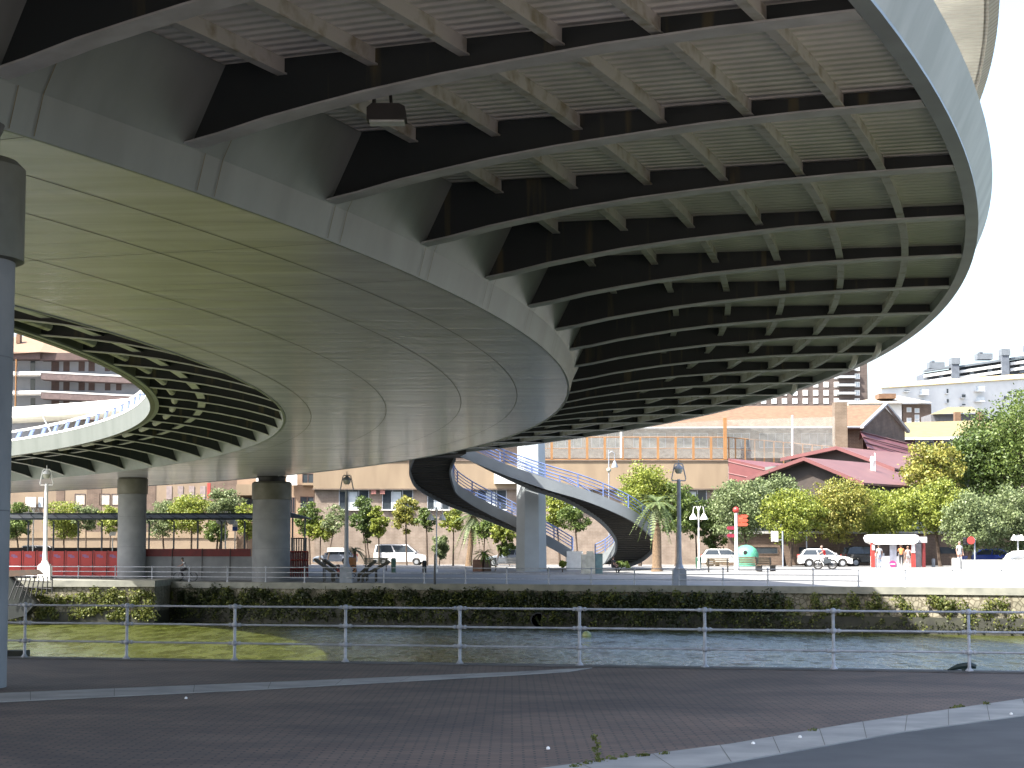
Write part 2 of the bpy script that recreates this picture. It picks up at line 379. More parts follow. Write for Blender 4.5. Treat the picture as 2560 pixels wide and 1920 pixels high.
strip('kerb_band',[(1250,1940),(1419,1917),(1824,1865),(2148,1810),(2560,1750),(3000,1700)],[(1400,1990),(1778,1920),(2264,1833),(2560,1793),(3000,1738)],M_kerb,.005,.02,'curved pale concrete kerb at the lower right',1.2)
strip('cycle_path',[(1400,1990),(1778,1920),(2264,1833),(2560,1793),(3000,1738)],[(1400,2400),(1800,2400),(2400,2400),(3000,2300),(3600,2000)],M_asph,.004,.008,'grey asphalt path at the lower right')
# river
wm=bpy.data.materials.new('river water'); wm.use_nodes=True; n=wm.node_tree; b=n.nodes['Principled BSDF']
b.inputs['Base Color'].default_value=(.032,.038,.005,1); b.inputs['Roughness'].default_value=.24; b.inputs['Specular IOR Level'].default_value=.8; b.inputs['IOR'].default_value=1.33
tc=n.nodes.new('ShaderNodeTexCoord'); bumps=None
for sc,st,dis,stx in ((.8,1.0,.28,(.7,1,1)),(3.0,1.0,.11,(.8,1,1)),(.2,.8,.25,(1,.8,1))):
    mp=n.nodes.new('ShaderNodeMapping'); mp.inputs['Scale'].default_value=stx; n.links.new(tc.outputs['Object'],mp.inputs[0])
    no=n.nodes.new('ShaderNodeTexNoise'); no.inputs['Scale'].default_value=sc; no.inputs['Detail'].default_value=3; n.links.new(mp.outputs[0],no.inputs['Vector'])
    bp=n.nodes.new('ShaderNodeBump'); bp.inputs['Strength'].default_value=st; bp.inputs['Distance'].default_value=dis
    n.links.new(no.outputs['Fac'],bp.inputs['Height'])
    if bumps: n.links.new(bumps.outputs[0],bp.inputs['Normal'])
    bumps=bp
n.links.new(bumps.outputs[0],b.inputs['Normal'])
mp=n.nodes.new('ShaderNodeMapping'); mp.inputs['Scale'].default_value=(1.0,.22,1); n.links.new(tc.outputs['Object'],mp.inputs[0])
no=n.nodes.new('ShaderNodeTexNoise'); no.inputs['Scale'].default_value=1.0; no.inputs['Detail'].default_value=6; no.inputs['Roughness'].default_value=.75; n.links.new(mp.outputs[0],no.inputs['Vector'])
mr=n.nodes.new('ShaderNodeMapRange'); mr.inputs[1].default_value=.40; mr.inputs[2].default_value=.60; mr.inputs[3].default_value=.03; mr.inputs[4].default_value=.42
n.links.new(no.outputs['Fac'],mr.inputs[0]); n.links.new(mr.outputs[0],b.inputs['Roughness'])
WZ=-2.75
e0=EA-ED*400+EN*3; e1=EB+ED*400+EN*3
w0=nl0-nd*420; w1=nl1+nd*420
struct(MB().add([(w0.x,w0.y-1,WZ),(w1.x,w1.y-1,WZ),(e1.x,e1.y,WZ),(e0.x,e0.y,WZ)],[(0,1,2,3)]).build('river',wm),'green river water with bright sky reflections')
# far bank: flat quay then gentle rise
def pe(t,d,z): q=EA+ED*t+EN*d; return (q.x,q.y,z)
mb=MB(); T0,T1=-400,500
rows=[(0,-.02),(4,0),(32,.95),(60,.95),(2200,1.0)]
vs=[];
for t in (T0,T1):
    for d,z in rows: vs.append(pe(t,d,z))
k=len(rows); mb.add(vs,[(i,k+i,k+i+1,i+1) for i in range(k-1)])
struct(mb.build('promenade',M_prom),'pale sunlit promenade on the far bank')
mb=MB(); mb.prism([pe(T0,33.5,.955),pe(T1,33.5,.955),pe(T1,45,.955),pe(T0,45,.955)],(0,0,.01)); struct(mb.build('road',M_road),'grey road in front of the brick building')
# quay wall
M_stone=mat('rubble stone wall',(.24,.22,.165),.9,(.11,.105,.07),1.0,.5)
n=M_stone.node_tree; b=n.nodes['Principled BSDF']; tc=[x for x in n.nodes if x.type=='TEX_COORD'][0]
vo=n.nodes.new('ShaderNodeTexVoronoi'); vo.inputs['Scale'].default_value=3.1; vo.feature='DISTANCE_TO_EDGE'; n.links.new(tc.outputs['Object'],vo.inputs['Vector'])
cr=n.nodes.new('ShaderNodeValToRGB'); cr.color_ramp.elements[0].position=.02; cr.color_ramp.elements[1].position=.14
cr.color_ramp.elements[0].color=(.35,.33,.28,1); cr.color_ramp.elements[1].color=(1,1,1,1); n.links.new(vo.outputs[0],cr.inputs[0])
mx=n.nodes.new('ShaderNodeMix'); mx.data_type='RGBA'; mx.blend_type='MULTIPLY'; mx.inputs[0].default_value=1
c0r=[x for x in n.nodes if x.type=='VALTORGB' and x!=cr][0]
n.links.new(c0r.outputs[0],mx.inputs[6]); n.links.new(cr.outputs[0],mx.inputs[7]); n.links.new(mx.outputs[2],b.inputs['Base Color'])
qw=empty('quay_wall',pe(0,0,-3),'stone river wall on the far bank hung with ivy','wall')
mb=MB(); mb.prism([pe(T0,-.0,-4.0),pe(T1,-.0,-4.0),pe(T1,.55,-.38),pe(T0,.55,-.38)][:0] or [pe(T0,-.6,-4.0),pe(T0,2,-4.0),pe(T0,2,-.03),pe(T0,0.08,-.38)],Vector(pe(T1,0,0))-Vector(pe(T0,0,0)))
mb.build('stone_face',M_stone,qw)
MB().prism([pe(T0,-.66,-4.0),pe(T0,.2,-4.0),pe(T0,.2,-1.75),pe(T0,-.47,-1.75)],Vector(pe(T1,0,0))-Vector(pe(T0,0,0))).build('tide_band',mat('wet weedy stone',(.03,.032,.018),.8,(.012,.013,.009),1.3,.5),qw)
MB().prism([pe(T0,-.05,-.4),pe(T0,1.1,-.4),pe(T0,1.1,.03),pe(T0,-.05,.03)],Vector(pe(T1,0,0))-Vector(pe(T0,0,0))).build('coping',M_coping,qw)
po=P(1345,1550,YE(1345)-.55)
MB().lathe(po,[(.5,-.1),(.5,.3),(.42,.3),(.42,-.1)],20,axis='y').build('drain_outlet',M_black,qw,True)
# wall vegetation: leaves in hanging clumps
def leaves(centers,radii,n_per,size,seed,flat=1.0,up=.3,surf=.55):
    rg=np.random.RandomState(seed); C=np.array(centers,float); Rr=np.array(radii,float)
    if Rr.ndim==1: Rr=np.stack([Rr]*3,1)
    cnt=np.array(n_per) if not np.isscalar(n_per) else np.full(len(C),n_per)
    idx=np.repeat(np.arange(len(C)),cnt.astype(int)); N=len(idx)
    d=rg.normal(size=(N,3)); d/=np.linalg.norm(d,axis=1)[:,None]
    rad=surf+(1-surf)*rg.rand(N); rad*=rg.rand(N)**.15
    p=C[idx]+d*Rr[idx]*rad[:,None]*(1+.18*rg.normal(size=N))[:,None]
    nrm=rg.normal(size=(N,3))+d*.8; nrm[:,2]+=up; nrm/=np.linalg.norm(nrm,axis=1)[:,None]
    a=np.cross(nrm,rg.normal(size=(N,3))); a/=np.linalg.norm(a,axis=1)[:,None]; b_=np.cross(nrm,a)
    s=size*(.6+.8*rg.rand(N))[:,None]
    v=np.stack([p-a*s*.5,p+b_*s*.32,p+a*s*.5,p-b_*s*.32],1).reshape(-1,3)
    f=np.arange(N*4).reshape(N,4)
    return v,f
def leafobj(name,v,f,m,parent=None):
    me=bpy.data.meshes.new(name)
    off=np.array(parent.location) if parent is not None else np.zeros(3)
    v=v-off
    me.vertices.add(len(v)); me.vertices.foreach_set('co',v.astype(np.float32).ravel())
    me.loops.add(f.size); me.loops.foreach_set('vertex_index',f.ravel().astype(np.int32))
    me.polygons.add(len(f)); me.polygons.foreach_set('loop_start',(np.arange(len(f))*f.shape[1]).astype(np.int32))
    try: me.polygons.foreach_set('loop_total',np.full(len(f),f.shape[1],np.int32))
    except Exception: pass
    me.materials.append(m); me.update(calc_edges=True); me.validate()
    o=bpy.data.objects.new(name,me); col.objects.link(o)
    if parent is not None: o.parent=parent
    return o
L_ivy=leafmat('ivy leaves',(.05,.075,.014),(.17,.18,.04))
L_moss=leafmat('dark wall growth',(.025,.03,.012),(.06,.07,.02))
rg=np.random.RandomState(3); cs=[];rs=[];ns=[]
for t in np.arange(-14,110,.55):
    for k in range(3):
        tt=t+rg.rand()*.6; z=-.55-1.9*rg.rand()
        dens=.5+.5*math.sin(tt*.9)+.4*math.sin(tt*.31+1)
        cen=1.0 if 12<tt<62 else 0.0
        if rg.rand()>.55+.4*dens+.25*cen: continue
        q=Vector(pe(tt,-.25-.25*(-.4-z)*.3,z)); cs.append(q); r=.22+.3*rg.rand(); rs.append((r*1.1,r*.7,r*(.9+.7*rg.rand()))); ns.append(90)
v,f=leaves(cs,rs,ns,.17,5)
tag(leafobj('wall_ivy',v,f,L_ivy),'green ivy and weeds hanging on the far river wall','ivy',kind='stuff')
cs=[];rs=[]
for t in np.arange(-14,110,.35):
    q=Vector(pe(t,-.5,-2.5+.25*rg.rand())); cs.append(q); rs.append((.3,.25,.35))
v,f=leaves(cs,rs,26,.16,6)
tag(leafobj('waterline_growth',v,f,L_moss),'dark weed growing along the foot of the river wall','weed',kind='stuff')
cs=[];rs=[];ns=[]
for t in np.arange(8,76,.5):
    for k in range(5):
        fall=1.0 if 16<t<61 else 0  # leaves darkened for shade only where the bridge shadow crosses the wall
        if rg.rand()>.86*fall: continue
        z=-.6-1.7*rg.rand(); q=Vector(pe(t+rg.rand()*.5,-.3-.3*(-.4-z)*.3,z)); cs.append(q); r=.3+.25*rg.rand(); rs.append((r*1.1,r*.6,r*1.2)); ns.append(70)
v,f=leaves(cs,rs,ns,.18,15)
tag(leafobj('shade_toned_creeper',v,f,leafmat('shade toned creeper leaves',(.012,.02,.006),(.045,.06,.016))),'dense creeper covering the middle of the river wall, shade painted into its leaves','creeper',kind='stuff')
# small weeds on near kerb
cs=[];rs=[];ns=[]
for x,y in ((1440,1915),(1470,1908),(1500,1903),(1530,1897),(1560,1892),(1600,1890),(1615,1888),(1660,1884),(2400,1766),(2390,1768),(2465,1760),(2030,1826)):
    q=G(x,y,.03); cs.append(q); rs.append((.07,.06,.035)); ns.append(40)
v,f=leaves(cs,rs,ns,.035,8)
tag(leafobj('kerb_weeds',v,f,L_ivy),'low green weeds in the joint of the pale kerb','weeds',kind='stuff')
q=G(1488,1908,.0); o=empty('weed_plant',q,'single tall thin weed growing by the pale kerb','weed')
mb=MB().tube([q,q+Vector((.02,0,.12)),q+Vector((.01,0,.27))],[.006,.005,.003],5); mb.build('stem',L_ivy,o)
v,f=leaves([q+Vector((.015+.03*math.sin(i*2.3),0,.06+i*.04)) for i in range(6)],[.035]*6,14,.035,9); leafobj('leaf_cluster',v,f,L_ivy,o)
# ================= near railing
rail=empty('quay_railing',NL(1280),'pale grey pipe railing with ball joints along the near quay','railing')
pxs=[-180,75,327,594,868,1151,1447,1757,2075,2410]
pts=[NL(x) for x in pxs]; pts.append(pts[-1]+(pts[-1]-pts[-2]))
for hh,nm in ((1.075,0),(.72,0),(.36,0)):
    mb=MB()
    for i in range(len(pts)-1): mb.tube([pts[i]+Vector((0,0,hh)),pts[i+1]+Vector((0,0,hh))],.021,10)
    mb.build('rail',M_paint,rail,True)
for p in pts:
    mb=MB()
    mb.lathe(p,[(.075,0.03),(.075,.045),(.045,.07),(.03,.1),(.029,1.0),(.03,1.1)],14)
    for hh in (.36,.72,1.075):
        mb.ball(p+Vector((0,0,hh)),.058,14)
        for sgn in (-1,1):
            a=p+Vector((0,0,hh))+nd*sgn*.03; e=nd*sgn
            mb.tube([a,a+e*.05,a+e*.055,a+e*.085,a+e*.09,a+e*.115],[.034,.031,.04,.04,.03,.026],10)
    mb.build('post',M_paint,rail,True)
q=NL(2396,.12); o=MB().tube([q+nd*-.28+Vector((0,0,.03)),q+nd*-.1+Vector((0,0,.1)),q+nd*.12+Vector((0,0,.13)),q+nd*.22+Vector((0,0,.1))],[.02,.05,.06,.035],8).tube([q+Vector((0,0,.02)),q+Vector((0,0,.1))],.04,8).build('mooring_cleat',mat('dark green iron',(.01,.03,.028),.5),None,True)
tag(o,'dark iron mooring cleat at the foot of the last railing post','cleat')
q=NL(40,.2); o=MB().box((q.x-.35,q.y,-.3),(q.x+.28,q.y+.5,.14)).build('timber_fender',mat('dark wet timber',(.04,.045,.03),.8,(.02,.022,.018),3,.3)); tag(o,'dark timber fender beyond the railing beside the near pier','fender')
# buoy
bq=G(1467,1592,WZ); o=MB().ball(bq+Vector((0,0,.08)),.27,16,sc=(1,1,.95)).build('buoy',mat('pale green buoy',(.40,.45,.2),.4,(.3,.34,.15),3),None,True); tag(o,'pale green round buoy floating on the river','buoy')
# litter specks
for i,(x,y,l) in enumerate(((1370,1873,'white scrap of litter on the brick paving'),(2000,1845,'pale smear of litter on the kerb band'),(1883,1861,'white blob of litter beside the kerb joint'),(465,1747,'white paper scrap just below the stone band at left'),(2528,1787,'small white flake near the right edge of the kerb'))):
    q=G(x,y,.02); o=MB().lathe(q,[(.022,0),(.02,.02),(.008,.03)],7).build('litter',M_whitep); tag(o,l,'litter')
# ================= far railing and lamp posts
fr=empty('far_railing',Vector(pe(40,.5,0)),'white three-bar railing along the far quay edge','railing')
fx=[-60,18,105,197,289,381,474,569,665,762,860,960,1061,1164,1267,1372,1478,1586,1697,1807,1919,2032,2145,2262,2380,2502,2630]
fp=[]
for x in fx:
    Y=YE(x)+.35; X=P(x,1380,Y).x; fp.append(Vector((X,Y,.02)))
for hh in (1.05,.7,.36):
    mb=MB()
    for i in range(len(fp)-1): mb.tube([fp[i]+Vector((0,0,hh)),fp[i+1]+Vector((0,0,hh))],.032,6)
    mb.build('rail',M_paint,fr,True)
for p in fp:
    mb=MB().lathe(p,[(.09,0),(.05,.1),(.042,.3),(.042,1.08)],8).ball(p+Vector((0,0,1.06)),.075,8)
    mb.build('post',M_paint,fr,True)
def lantern_post(px,ytop,label,m,lm,Y=None,z0=0):
    Y=Y or YE(px)+.75; X=P(px,1380,Y).x; H=P(px,ytop,Y).z-z0
    o=empty('lamp_post',(X,Y,z0),label,'lamp post','lantern lamp posts on the far quay')
    MB().box((-.42,-.42,0),(.42,.42,1.0)).box((-.34,-.34,1.0),(.34,.34,1.12)).lathe((0,0,0),[(.3,1.12),(.22,1.3),(.14,1.5)],12).build('pedestal',m,o,False,True)
    MB().lathe((0,0,0),[(.19,1.4),(.15,2.0),(.12,H-1.5),(.13,H-1.45),(.08,H-1.35)],12).build('shaft',m,o,True,True)
    z=H-1.45; fm=MB()
    pts=[(-.12,z),(-.42,z),(-.45,z+.12),(-.27,z+1.0),(-.2,z+1.08),(.2,z+1.08),(.27,z+1.0),(.45,z+.12),(.42,z),(.12,z)]
    fm.tube([(x,0,zz) for x,zz in pts],.042,6); fm.tube([(0,0,z+1.06),(0,0,z+1.35)],.03,6); fm.build('lantern_frame',m,o,True,True)
    MB().lathe((0,0,z+.45),[(.14,0),(.24,.12),(.27,.3)],14).build('lantern_glass',lm,o,True,True)
    MB().lathe((0,0,z+.75),[(.29,0),(.24,.14),(.1,.26),(.03,.3)],14).build('lantern_cap',m,o,True,True)
    return o
M_lg=mat('frosted lamp glass',(.5,.5,.42),.3,(.4,.4,.35),3)
lantern_post(113,1160,'white lamp post in full sun in front of the red panels',M_whitep,M_lg,137.6,.2)
a=P(-300,1400,137).x; b=P(388,1400,137).x
o=empty('quay_platform',(a,137,-3),'stone bastion jutting from the far quay under the white lamp post','platform')
MB().box((a,136.9,-4),(b,150,.17)).build('stone_face',M_stone,o); MB().box((a-.05,136.75,-.22),(b+.05,150,.2)).build('coping',M_coping,o)
MB().box((a,136.8,-4),(b+.04,148,-1.9)).build('tide_band',MT['wet weedy stone'],o)
_rg=np.random.RandomState(44); _c=[];_r=[]
for i in range(150):
    _c.append((a+(b-a)*_rg.rand(),136.75,-.4-1.9*_rg.rand()**.7)); q_=.22+.28*_rg.rand(); _r.append((q_*1.2,q_*.6,q_))
v,f=leaves(_c,_r,80,.17,45)
tag(leafobj('bastion_ivy',v,f,L_ivy),'sunlit ivy tufts on the stone bastion at left','ivy',kind='stuff')
M_gp=mat('grey lamp post paint',(.30,.33,.38),.5,(.22,.25,.3),3)
lantern_post(866,1175,'grey lamp post standing in shade between the timber loungers',M_gp,M_lg)
lantern_post(1698,1145,'blue-grey lamp post right of the palm tree',M_gp,M_lg)
# ================= trees
def tree(px,Y,rect,pal,label,seed,trunk=.09,group='street trees on the far bank',dens=1.0,leaf=.2,name='street_tree',lean=0,stems=1,bark=None):
    Y=max(Y,YC(px)); x0,y0,x1,y1=rect; g=gp(px,Y)
    a=P(x0,y1,Y); b=P(x1,y0,Y); cx=(a.x+b.x)/2; cz=(a.z+b.z)/2; kk=1.3 if px>1780 else 1.14; rx=abs(b.x-a.x)/2*kk; rz=abs(b.z-a.z)/2*(1.08 if px<1780 else 1.15)
    o=empty(name,g,label,'tree',group)
    rg=np.random.RandomState(seed); ry=min(rx,rz)*1.0
    mb=MB(); top=Vector((cx,Y,cz+rz*.45))
    for s in range(stems):
        sx=(s-(stems-1)/2)*.35
        base=g+Vector((sx,0,-.1)); mid=Vector((g.x*.5+cx*.5+lean+sx*.5,Y,(g.z+cz-rz*.6)/2+.2))
        mb.tube([base,base+Vector((0,0,.25)),mid,Vector((cx+sx,Y,cz-rz*.5)),top],[trunk*1.4,trunk*1.1,trunk*.9,trunk*.75,trunk*.2],7)
    nb=7
    K=int(26+rx*rz*12)
    C=[];Rr=[]
    for i in range(K):
        d=rg.normal(size=3); d/=np.linalg.norm(d); r=rg.rand()**.45
        c=np.array([cx,Y,cz])+d*np.array([rx,ry,rz])*r*.92
        # taper the crown towards the bottom
        C.append(c); q=(.26+.2*rg.rand())*min(rx,rz)*(.75 if r>.8 else 1); Rr.append((q*1.15,q,q*.8))
    for i in range(nb):
        c=Vector(C[rg.randint(K)]); s0=Vector((cx,Y,cz-rz*.45+rg.rand()*rz*.5)); m_=(s0+c)/2+Vector((0,0,-.1*rz))
        mb.tube([s0,m_,c],[trunk*.45,trunk*.3,trunk*.1],5)
    mb.build('trunk',bark or M_bark,o,True)
    area=rx*rz*3.14
    tot=int(min(17000,max(1400,area*520*dens*(.2/leaf)**1.5)))
    v,f=leaves(C,Rr,max(12,tot//K),leaf,seed+1)
    leafobj('crown',v,f,pal,o)
    return o
LG=leafmat('green leaves',(.045,.08,.015),(.14,.19,.04))
LY=leafmat('yellow green leaves',(.09,.13,.015),(.28,.31,.05))
LO=leafmat('autumn tinted leaves',(.11,.14,.02),(.31,.28,.06))
LS=leafmat('grey green leaves',(.07,.10,.035),(.22,.27,.12))
LD=leafmat('dark green leaves',(.025,.05,.01),(.10,.15,.03))
TR=[ # px, Y, rect, pal, label, trunk
(775,164,(742,1252,803,1345),LG,'narrow bright green tree beside the end of the shelter',.09,1),
(800,162,(763,1298,840,1352),LY,'low yellow-green tree beside the shelter end',.07,1),
(818,166,(805,1262,868,1335),LS,'sparse thin-leaved tree left of the grey lamp post',.06,1),
(921,165,(880,1236,944,1355),LD,'dark full green tree with two thin stems by the white van',.07,2),
(948,167,(922,1262,972,1352),LY,'yellow-green tree just behind the dark full tree',.07,1),
(1017,160,(983,1238,1046,1336),LO,'orange-tinted tree in front of the white van',.07,1),
(1068,166,(1043,1266,1090,1332),LG,'small green tree next to the orange-tinted one',.09,1),
(1133,166,(1106,1268,1162,1332),LY,'light green small tree left of the leaning palm trunk',.07,1),
(1208,166,(1184,1292,1240,1350),LG,'green tree under the upper stair ribbon, left of the mast',.07,1),
(1240,163,(1222,1305,1292,1362),LY,'broad leafy tree directly left of the stair mast',.08,1),
(1400,170,(1358,1222,1425,1322),LY,'yellow-green tree seen through the stair loop',.09,1),
(1445,168,(1400,1262,1476,1330),LG,'green tree inside the stair loop at right',.08,1),
(1600,169,(1545,1155,1672,1330),LY,'tall yellow-green tree behind the palm',.14,1),
(1690,168,(1650,1200,1738,1340),LG,'green tree behind the right lamp post',.12,1),
(1742,171,(1715,1235,1762,1352),LG,'slender tree left of the white bell lamp',.07,1),
(1793,170,(1755,1232,1815,1385),LD,'dark low-branched tree behind the wooden benches',.16,1),
(1868,166,(1790,1205,1930,1345),LS,'grey-green bushy tree over the red finger signpost',.08,1),
(1975,163,(1915,1228,2052,1352),LY,'yellow-green tree behind the traffic light',.14,1),
(1962,169,(1880,1190,1990,1300),LS,'tall grey-green tree behind the traffic light tree',.1,1),
(2094,165,(2030,1203,2165,1345),LO,'spreading golden tree left of the kiosk',.07,1),
(2200,168,(2130,1218,2265,1340),LY,'yellow-green tree above the kiosk roof',.1,1),
(2350,163,(2250,1205,2420,1332),LY,'wide light green tree right of the kiosk',.16,1),
(2300,175,(2270,1110,2395,1240),LO,'golden tree top in front of the red metal roof',.12,1),
(2420,160,(2370,1230,2490,1372),LS,'pale green tree behind the man in white',.16,1),
(2520,162,(2450,1225,2620,1375),LS,'pale leafy tree at the right edge above the parked cars',.2,1),
(2480,178,(2392,1040,2540,1260),LD,'very tall dark tree left part of the big group at right',.25,1),
(2560,176,(2480,985,2680,1240),LG,'tallest broad tree at the right frame edge',.28,1),
(50,166,(5,1252,78,1352),LG,'green tree at the left end of the shelter',.1,1),
(160,165,(115,1250,205,1345),LY,'bright yellow-green tree behind the shelter by the white lamp post',.1,1),
(215,172,(185,1258,246,1325),LS,'small grey-green tree behind the shelter',.08,1),
(275,167,(248,1262,305,1335),LY,'small yellow-green tree just left of the slimmer pier',.08,1),
(412,166,(366,1250,446,1345),LS,'grey-green tree just right of the slimmer pier',.1,1),
(478,168,(425,1236,535,1338),LY,'broad yellow-green tree behind the middle of the shelter',.1,1),
(545,170,(515,1220,608,1305),LS,'taller silvery tree behind the shelter',.1,1),
(540,167,(515,1290,575,1355),LG,'dark low tree under the silvery tree',.1,1),
(618,166,(588,1256,648,1350),LY,'yellow-green tree just left of the thicker pier',.08,1)]
for i,(px,Y,rc,pal,lb,tr,st) in enumerate(TR):
    tree(px,Y,rc,pal,lb,100+i*3,tr,stems=st,dens=(.35 if 'sparse' in lb else 1.0),leaf=(.26 if Y>174 else .2))
# bushes
def bush(px,Y,rect,pal,label,seed,stem=True):
    x0,y0,x1,y1=rect; g=gp(px,Y); a=P(x0,y1,Y); b=P(x1,y0,Y); c=(a+b)/2; rx=(b.x-a.x)/2; rz=(b.z-a.z)/2
    o=empty('shrub',g,label,'shrub'); rg=np.random.RandomState(seed); C=[];Rr=[]
    for i in range(22):
        d=rg.normal(size=3); d/=np.linalg.norm(d); C.append(np.array(c)+d*np.array([rx,rx,rz])*.75*rg.rand()**.5); Rr.append(.35*min(rx,rz))
    MB().tube([g,Vector((c.x,Y,c.z-rz*.2))],[.05,.03],6).build('stem',M_bark,o)
    v,f=leaves(C,Rr,int(60+rx*rz*70),.17,seed); leafobj('foliage',v,f,pal,o)
bush(1098,171,(1070,1328,1134,1404),LS,'tall rounded shrub with pale flowers left of the palm trunk',51)
bush(1275,167,(1235,1350,1292,1392),LG,'dark shrub beside the stair mast',52)
bush(1406,154,(1395,1400,1417,1420),LY,'small lime shrub at the foot of the lower stair',53)
bush(1545,152,(1515,1398,1600,1425),LG,'low dark planting under the curved stair end',54)
# palms
def frond(mb,base,dir_,L,droop,w,seed,n=9):
    rg=random.Random(seed); d=Vector(dir_).normalized(); side=d.cross(Vector((0,0,1))).normalized()
    pts=[]
    for i in range(n+1):
        t=i/n; pts.append(base+d*L*t+Vector((0,0,-droop*t*t*L)))
    for i in range(1,n+1):
        p=pts[i-1]; q=pts[i]; ww=w*math.sin(PI*min(1,.15+.85*i/n))*1.0+.03
        for s in (-1,1):
            for k in range(2):
                b0=p.lerp(q,k*.5); tip=b0+side*s*ww+d*ww*.5+Vector((0,0,-.25*ww)); 
                mb.add([b0,b0+(q-p)*.35,tip],[(0,1,2)])
    mb.tube([pts[0],pts[n//2],pts[n]],[.025,.018,.008],4)
def palm(px,Y,ybase,ytop,L,label,n,rad,lean=0,hang=0,name='palm_tree',pal=None,trx=0):
    g=gp(px,Y); t=P(px+trx,ytop,Y); o=empty(name,g,label,'palm tree' if name=='palm_tree' else 'plant')
    MB().tube([g,g+Vector((lean*.3,0,.4)),g.lerp(t,.5)+Vector((lean*.5,0,0)),t],[rad*1.45,rad*1.1,rad,rad*.95],10).build('trunk',mat('palm trunk fibre',(.22,.15,.09),.95,(.12,.08,.05),9,.6),o,True)
    mb=MB(); rg=random.Random(px)
    for i in range(n):
        a=2*PI*i/n+rg.random()*.3; e=rg.choice((.9,.6,.3,0,-.3)) if not hang else rg.choice((1.0,.7,.4,.1,-.3,-.8,-1.4))
        frond(mb,t,(math.cos(a),math.sin(a),e),L*(.8+.35*rg.random()),.45 if e>0 else .8,L*.16,i)
    mb.build('fronds',pal or leafmat('palm fronds',(.05,.09,.02),(.20,.25,.10)),o)
    return o
palm(1642,153,1420,1255,2.1,'fan palm with drooping fronds beside the right lamp post',46,.34,hang=1)
palm(1172,170,1410,1288,2.2,'palm with leaning brown trunk under the stair',40,.24,hang=1,trx=12)
palm(1210,158,1410,1382,1.05,'bright green low cycad in a planter under the stair',30,.12,name='cycad',pal=leafmat('bright fronds',(.06,.13,.01),(.2,.3,.03)))
palm(887,160,1400,1374,.95,'small spiky cycad behind the terracotta pot',26,.13,name='cycad')
# ================= grass island, kerb
mb=MB(); pl=[(1000,1424),(1130,1419),(1400,1418),(1700,1418),(1890,1424),(1915,1430),(1880,1436),(1700,1440),(1400,1440),(1180,1436),(1050,1431)]
pp=[]
for x,y in pl:
    q=G(x,y,.35); 
    for _ in range(8): q=G(x,y,GZ(q.x,q.y)+.12)
    pp.append(q)
mb.prism([p-Vector((0,0,.14)) for p in pp],(0,0,.14)); struct(mb.build('grass_island',M_grass),'dry grass island with a kerb around the stair foot')
for o_,(x,y) in enumerate(()): pass
# ================= stair with two flights, and its mast
M_string=mat('pale blue-grey stair steel',(.24,.265,.28),.5,(.20,.22,.235),.8)
M_under=mat('dark stair underside',(.035,.035,.033),.7,(.05,.047,.04),2)
M_tread=mat('pale tread edge',(.075,.07,.06),.7)
GA=[((1148,1141,146.5),1160,148.9),((1260,1187,146.8),1250,149.6),((1363,1223,147),1330,149.8),((1445,1247,147.3),1400,150),((1508,1270,147.7),1447,150),((1571,1299,148.3),1491,150.2),((1607,1323,149),1517,150.4),((1634,1350,150),1537,150.9),((1639,1368,151.3),1541,151.5),((1625,1388,152.6),1535,152.2),((1598,1408,154),1513,152.9),((1565,1420,155),1488,153.3)]
GB=[((1035,1149,146.6),1137,148.4),((1025,1176,148.5),1125,149.8),((1028,1197,150.5),1127,150.7),((1040,1219,152.5),1133,151.5),((1068,1239,154),1143,152),((1120,1265,155),1180,152.4),((1190,1291,155.5),1229,152.7),((1250,1315,155.7),1280,152.9),((1325,1345,155.9),1330,153),((1385,1375,156),1385,153),((1432,1402,156),1430,153)]
def catmull(pts,m):
    out=[];n=len(pts)
    for i in range(n-1):
        p0=pts[max(i-1,0)];p1=pts[i];p2=pts[i+1];p3=pts[min(i+2,n-1)]
        for k in range(m):
            t=k/m; out.append(.5*((2*p1)+(p2-p0)*t+(2*p0-5*p1+4*p2-p3)*t*t+(3*p1-p0-3*p2+p3)*t**3))
    out.append(pts[-1]); return out
stair=empty('spiral_stair',gp(1500,152),'looping steel stair with blue handrails descending from the bridge','staircase')
